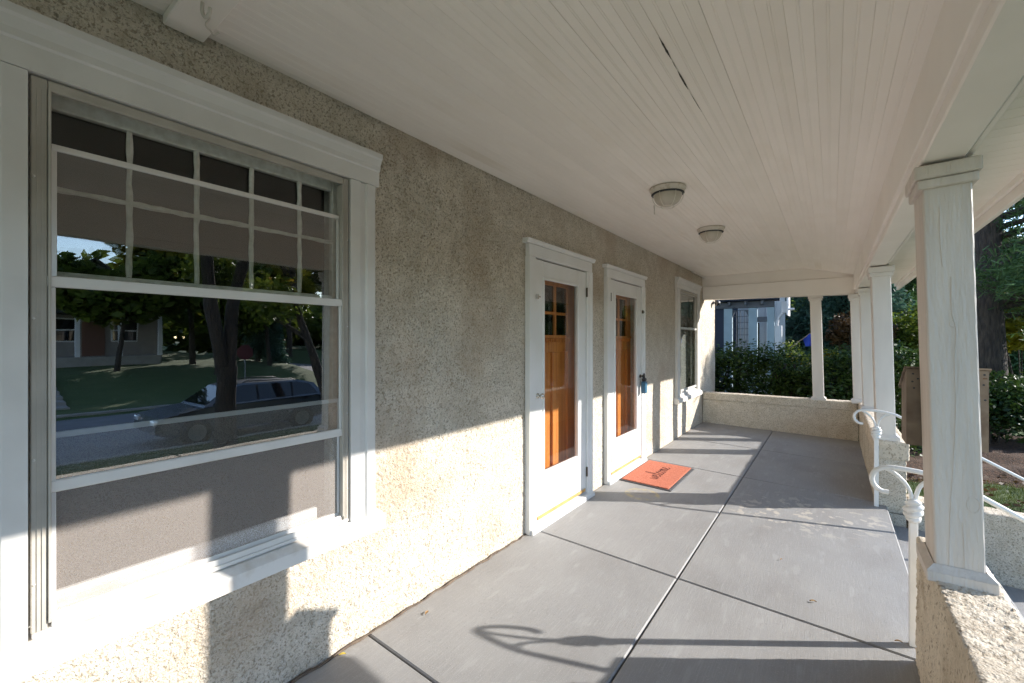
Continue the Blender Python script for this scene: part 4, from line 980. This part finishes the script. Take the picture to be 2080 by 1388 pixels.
shrub((5.9, 13.4, .0), (1.3, 1.0, 1.05), 9000, 'leaf_hedge', 'dark green bush at the right edge beneath the pine', .06)
shrub((6.15, 18.5, 1.7), (1.3, 1.3, 1.35), 12000, 'leaf_yellow', 'sunlit yellow-green bush at the right edge behind the pine trunk', .10)
shrub((3.4, 16.0, .8), (1.2, 1.0, 1.6), 8000, 'leaf_oak', 'green and yellow bush far behind the mailbox', .08)

# the big pine right of the near column
pine = thing('pine_tree', 'big dark pine trunk with bare lower boughs right of the near column', 'tree', (4.66, 14.2, -.7))
b = MB(); PB = Vector((4.66, 14.2, -.9))
tp = [PB + Vector((.03 * math.sin(k * 1.3) - .012 * k * k * .12, 0, k * 1.0)) for k in range(15)]
b.tube(tp, [.34, .285, .265, .255, .245, .235, .225, .21, .195, .18, .16, .14, .12, .09, .05], 16, caps=False)
C = []; D = []
rd = random.Random(11)
for k in range(46):
    z = 1.9 + (k if k < 34 else (k - 33) * .7) * .32; a = (rd.uniform(0, 6.28) if k > 18 else rd.uniform(-.3, 2.4)) if 5 < k < 34 else ((.5, -.25, .15, .9, -.6, 2.2)[k] if k < 6 else rd.uniform(-.35, 1.0)); rr = rd.uniform(2.0, 3.8) * (1 - (z / 15) ** 2)
    if k >= 44: z = 2.6 + (k - 44) * .34; a = rd.uniform(-1.95, -1.25); rr = rd.uniform(2.2, 3.0)
    d = Vector((math.cos(a), math.sin(a), 0)); p0 = PB + Vector((0, 0, z + .9)); p1 = p0 + d * rr * .5 + Vector((0, 0, .25)); p2 = p0 + d * rr + Vector((0, 0, .1 + rd.uniform(-.3, .3)))
    b.tube(smooth_path([p0, p1, p2], 4), [.07, .062, .055, .048, .04, .032, .025, .018, .01], 6, caps=False)
    for j in range(22):
        t = rd.uniform(.3 if k < 44 else .62, 1); q = (1 - t) ** 2 * p0 + 2 * t * (1 - t) * p1 + t * t * p2 + Vector((rd.gauss(0, .35), rd.gauss(0, .35), rd.gauss(0, .16)))
        dd = rng.normal(size=(60, 3)); dd[:, 2] += .15; C.append(np.tile(np.array(q), (60, 1)) + rng.normal(size=(60, 3)) * np.array([.16, .16, .07])); D.append(dd + np.array(d) * .4)
b.build('trunk', 'bark', pine); C = np.concatenate(C); D = np.concatenate(D); ok = sun_ok(C); needles(C[ok], D[ok], .15, 'leaf_pine', pine, .075)

# grass on the lawn beside the steps and along the street
n = 60000
gx = rng.uniform(2.4, 7.0, n); gy = rng.uniform(5.4, 11.5, n)
ed = (gy - 8.3) - np.clip(gx - 1.8, 0, 9) * .34 + .35 * np.sin(gx * 1.3); k = ed < .12 + rng.normal(size=n) * .1
gx, gy = gx[k], gy[k]
n2 = 26000; gx = np.concatenate([gx, rng.uniform(8.3, 10.5, n2)]); gy = np.concatenate([gy, rng.uniform(-3, 9, n2)])
C = np.stack([gx, gy, gz(gx, gy) - .01], 1); n = len(C); h = rng.uniform(.03, .08, n); a = rng.uniform(0, 6.28, n); wv = np.stack([np.cos(a), np.sin(a), a * 0], 1) * .004; ln = rng.normal(size=(n, 3)) * .02; ln[:, 2] = h
V = np.stack([C - wv, C + wv, C + ln], 1).reshape(-1, 3)
gr = np_mesh('grass', V, np.arange(3 * n).reshape(-1, 3), 'leaf_grass', rnd=np.clip(vn(C, 1.5) + rng.uniform(-.2, .2, n), 0, 1)); tag(gr, 'short lawn grass beside the steps and along the street', 'grass', kind='stuff')
nl = 700; lx = rng.uniform(2.6, 6.5, nl); ly = rng.uniform(6.5, 11.5, nl)
lt = leaves(np.stack([lx, ly, gz(lx, ly) + .05 + .04 * (ly > 9)], 1), .05, 'leaf_brown', 'leaf_litter', None, flat=.1); tag(lt, 'fallen brown leaves scattered on lawn and mulch', 'leaf litter', kind='stuff')

# ================================================================== ACROSS THE LAWN: what the windows reflect
broad_tree((9.7, 4.05, -1.1), 9.4, .21, 21, 11500, 'leaf_oak', 'forked street tree mirrored in the middle of the big window', .13, fork=True, nlimb=8, spread=.62, clump=.9, name='street_tree', group='street trees')
broad_tree((9.7, 6.7, -1.1), 5.4, .16, 22, 12000, 'leaf_oak', 'thin street tree mirrored at the right edge of the big window', .11, nlimb=7, spread=.5, clump=.8, name='street_tree', group='street trees')
for i, (x, y, h, r0, mm, lab) in enumerate(((25, 9.0, 4.6, .14, 'leaf_oak', 'green yard tree across the street behind the parked car'),
                                       (27, 12.6, 5.0, .14, 'leaf_yellow', 'yellow yard tree at the street corner'), (26, 26, 8.5, .2, 'leaf_oak', 'tree beyond the side street'),
                                       (27.5, 5.4, 4.4, .13, 'leaf_oak', 'low yard tree hiding the gabled house across the street'), (31.0, 9.6, 7.2, .18, 'leaf_yellow', 'yellowing yard tree right of the gabled house across the street'), (40, 20, 9.5, .25, 'leaf_oak', 'big tree along the side street'), (34, 30, 9.0, .25, 'leaf_yellow', 'yellow tree far down the side street'))):
    broad_tree((x, y, float(gz(x, y)) - .05), h, r0, 40 + i, 13000, mm, lab, .29, nlimb=10, spread=.6, clump=1.1, name='yard_tree', group='trees across the street')
for i, (x, y, lab) in enumerate(((31, 13.6, 'dark conifer at the corner of the side street'),)):
    conifer((x, y, float(gz(x, y))), 6.5, 1.8, 'leaf_spruce', lab, 12000, .3, seed=60 + i, brush=2)
# woods closing the view down the street and behind the houses
W_ = []
for k in range(230):
    if k % 2: c_ = (rng.uniform(16, 120), rng.uniform(34, 80), 0)
    else: c_ = (rng.uniform(42, 75), rng.uniform(-45, 40), 0)
    r_ = rng.uniform(2.5, 4.5); zc_ = float(gz(c_[0], 0)) + rng.uniform(1.0, 6.5); W_.append(blob(300, (c_[0], c_[1], zc_), (r_, r_, r_ * .8), .2))
for k in range(50):
    c_ = (rng.uniform(-30, 22), rng.uniform(34, 60), 0); r_ = rng.uniform(2.5, 4.5); W_.append(blob(330, (c_[0], c_[1], rng.uniform(0, 7) if c_[0] < 3 else rng.uniform(0, 2)), (r_, r_, r_ * .8), .2))
C = np.concatenate(W_); C = C[C[:, 2] > gz(C[:, 0], 0) - .2]; C = C[sun_ok(C)]
tag(leaves(C, .75, 'leaf_oak', 'far_woods', None), 'far woods closing the view down the street', 'woods', kind='stuff')
def far_house(x, y0, y1, z, wallm, lab, hh=3.2):
    t = thing('far_house', lab, 'house', (x, (y0 + y1) / 2, z), 'houses across the street'); ym = (y0 + y1) / 2
    MB().prism([(y0, z - 1), (y1, z - 1), (y1, z + hh), (ym, z + hh + 2.6), (y0, z + hh)], 'x', x, x + 9).build('wall', wallm, t)
    for a, c in ((y0, -1), (y1, 1)):
        MB().add([(x - .5, a + c * .4, z + hh - .2), (x + 9.4, a + c * .4, z + hh - .2), (x + 9.4, ym, z + hh + 2.8), (x - .5, ym, z + hh + 2.8), (x - .5, a + c * .4, z + hh - .4), (x + 9.4, a + c * .4, z + hh - .4), (x + 9.4, ym, z + hh + 2.62), (x - .5, ym, z + hh + 2.62)],
                 [(0, 1, 2, 3), (4, 5, 6, 7), (0, 3, 7, 4), (0, 1, 5, 4)]).build('roof', 'shingle', t)
    for q in (.2, .62):
        yq = y0 + (y1 - y0) * q; w = MB().box(x - .06, x - .001, yq, yq + 1.3, z + .9, z + 2.3, .01).build('window', 'nbr_white', t)
        for s in (0, 1): MB().box(x - .075, x - .062, yq + .08, yq + 1.22, z + .98 + s * .66, z + 1.56 + s * .66).build('pane', 'car_glass', w)
    d = MB().box(x - .07, x - .001, ym - .5, ym + .5, z, z + 2.1, .01).build('door', 'far_brick', t)
    MB().box(x - 1.8, x - .08, y0 + .5, y1 - .5, z - .5, z + .05, .02).build('porch', 'concrete', t); MB().box(x - 2.0, x - .08, y0 + .3, y1 - .3, z + 2.5, z + 2.75, .02).build('porch_roof', 'shingle', t)
    for q in (.08, .36, .64, .92): yq = y0 + (y1 - y0) * q; MB().box(x - 1.85, x - 1.65, yq - .1, yq + .1, z + .05, z + 2.5, .01).build('porch_post', 'nbr_white', t)
far_house(34, 2.2, 8.8, .4, 'far_siding', 'grey gabled house across the street at the left of the mirrored view')
st2 = thing('garden_steps', 'pale concrete garden steps climbing the yard across the street', 'steps', (20, 2.2, -1.1))
for k in range(7): MB().box(20.3 + k * .75, 21.1 + k * .75, 1.5, 2.8, -1.3, -1.0 + k * .13, .01).build('step', 'concrete', st2)
ss = thing('stop_sign', 'red octagonal road sign on a metal post across the street', 'sign', (19.6, 8.3, -1.1))
MB().box(19.58, 19.62, 8.28, 8.32, -1.2, 1.15, .004).build('post', 'galv', ss)
MB().prism([(8.3 + .36 * math.cos(math.pi / 8 + k * math.pi / 4), .85 + .36 * math.sin(math.pi / 8 + k * math.pi / 4)) for k in range(8)], 'x', 19.565, 19.579).build('panel', 'sign_red', ss)

# parked SUV at the kerb
car = thing('parked_car', 'grey parked SUV mirrored in the lower part of the big window', 'car', (11.75, 5.0, -1.24))
CZ = -1.24; CY = 3.0; CX0, CX1 = 10.95, 12.75
# nose toward -Y; side profile (y, z)
low = [(0, .42), (.02, .62), (.10, .78), (.95, .93), (1.05, .95), (4.05, .98), (4.28, .92), (4.36, .60), (4.34, .40), (3.95, .32), (.35, .30)]
top = [(.98, .94), (1.62, 1.40), (1.95, 1.47), (3.45, 1.46), (3.95, 1.34), (4.20, .99)]
b = MB()
for prof, sets in ((low, ((0, .0), (.06, -.0))), (top, ((.06, 0), (.22, 0)))):
    n = len(prof)
    if prof is low:
        xsn = [(CX0 + .07, .94), (CX0, 1.0), (CX1, 1.0), (CX1 - .07, .94)]
        vs = [(x, CY + 2.2 + (y - 2.2) * s, CZ + .65 + (z - .65) * s) for x, s in xsn for y, z in prof]
    else:
        vs = []
        for sgn in (0, 1):
            for y, z in prof: k_ = .04 + .20 * (z - .94) / .53; vs.append(((CX0 + k_) if sgn == 0 else (CX1 - k_), CY + y, CZ + z))
    rows = len(vs) // n
    fs = [(r * n + i, r * n + (i + 1) % n, (r + 1) * n + (i + 1) % n, (r + 1) * n + i) for r in range(rows - 1) for i in range(n)] + [tuple(range(n)), tuple(range((rows - 1) * n, rows * n))]
    b.add(vs, fs)
b.build('body', 'car_paint', car)
side = [(1.20, .99), (1.70, 1.37), (1.98, 1.42), (3.40, 1.41), (3.80, 1.32), (4.02, 1.03)]
for sgn in (0, 1):
    vs = []
    for y, z in side: k_ = .04 + .20 * (z - .94) / .53 - .006; vs.append(((CX0 + k_) if sgn == 0 else (CX1 - k_), CY + y, CZ + z))
    MB().add(vs, [tuple(range(6))]).build('side_window', 'car_glass', car)
    for py_ in (2.30, 3.25):
        vs = [((CX0 + .04 + .20 * (z - .94) / .53 - .010) if sgn == 0 else (CX1 - .04 - .20 * (z - .94) / .53 + .010), CY + py_ + d, CZ + z) for d, z in ((-.03, 1.0), (.03, 1.0), (.03, 1.41), (-.03, 1.41))]
        MB().add(vs, [(0, 1, 2, 3)]).build('pillar', 'car_dark', car)
MB().add([(CX0 + .09, CY + 1.045, CZ + 1.0), (CX1 - .09, CY + 1.045, CZ + 1.0), (CX1 - .24, CY + 1.575, CZ + 1.378), (CX0 + .24, CY + 1.575, CZ + 1.378)], [(0, 1, 2, 3)]).build('windscreen', 'car_glass', car)
MB().add([(CX0 + .10, CY + 4.185, CZ + 1.03), (CX1 - .10, CY + 4.185, CZ + 1.03), (CX1 - .22, CY + 3.99, CZ + 1.31), (CX0 + .22, CY + 3.99, CZ + 1.31)], [(0, 1, 2, 3)]).build('rear_window', 'car_glass', car)
for x in (CX0 - .005, CX1 - .215):
    for wy in (.85, 3.5):
        wl = MB().lathe([(.20, .0), (.33, .01), (.345, .05), (.345, .17), (.33, .21), (.20, .22)], x, CY + wy, 24, axis='x', cz=CZ + .345).build('wheel', 'car_dark', car)
        xo = x - .004 if x < 11.5 else x + .224
        MB().lathe([(.205, .0), (.19, .003), (.05, -.004 if x < 11.5 else .004)], xo, CY + wy, 20, axis='x', cz=CZ + .345).build('rim', 'car_rim', wl)
for x in (CX0 + .06, CX1 - .36):
    MB().box(x, x + .30, CY - .005, CY + .12, CZ + .62, CZ + .74, .02).build('headlight', 'lamp_clear', car); MB().box(x + .02, x + .24, CY + 4.25, CY + 4.37, CZ + .75, CZ + .95, .02).build('tail_light', 'lamp_red', car)
for x in (CX0 - .14, CX1 + .01): MB().box(x, x + .13, CY + 1.25, CY + 1.35, CZ + .98, CZ + 1.10, .02).build('wing_mirror', 'car_paint', car)
for x in (CX0 + .28, CX1 - .31): MB().tube([(x, CY + 2.0, CZ + 1.47), (x, CY + 2.1, CZ + 1.51), (x, CY + 3.3, CZ + 1.51), (x, CY + 3.4, CZ + 1.46)], .015, 6).build('roof_rail', 'car_dark', car)
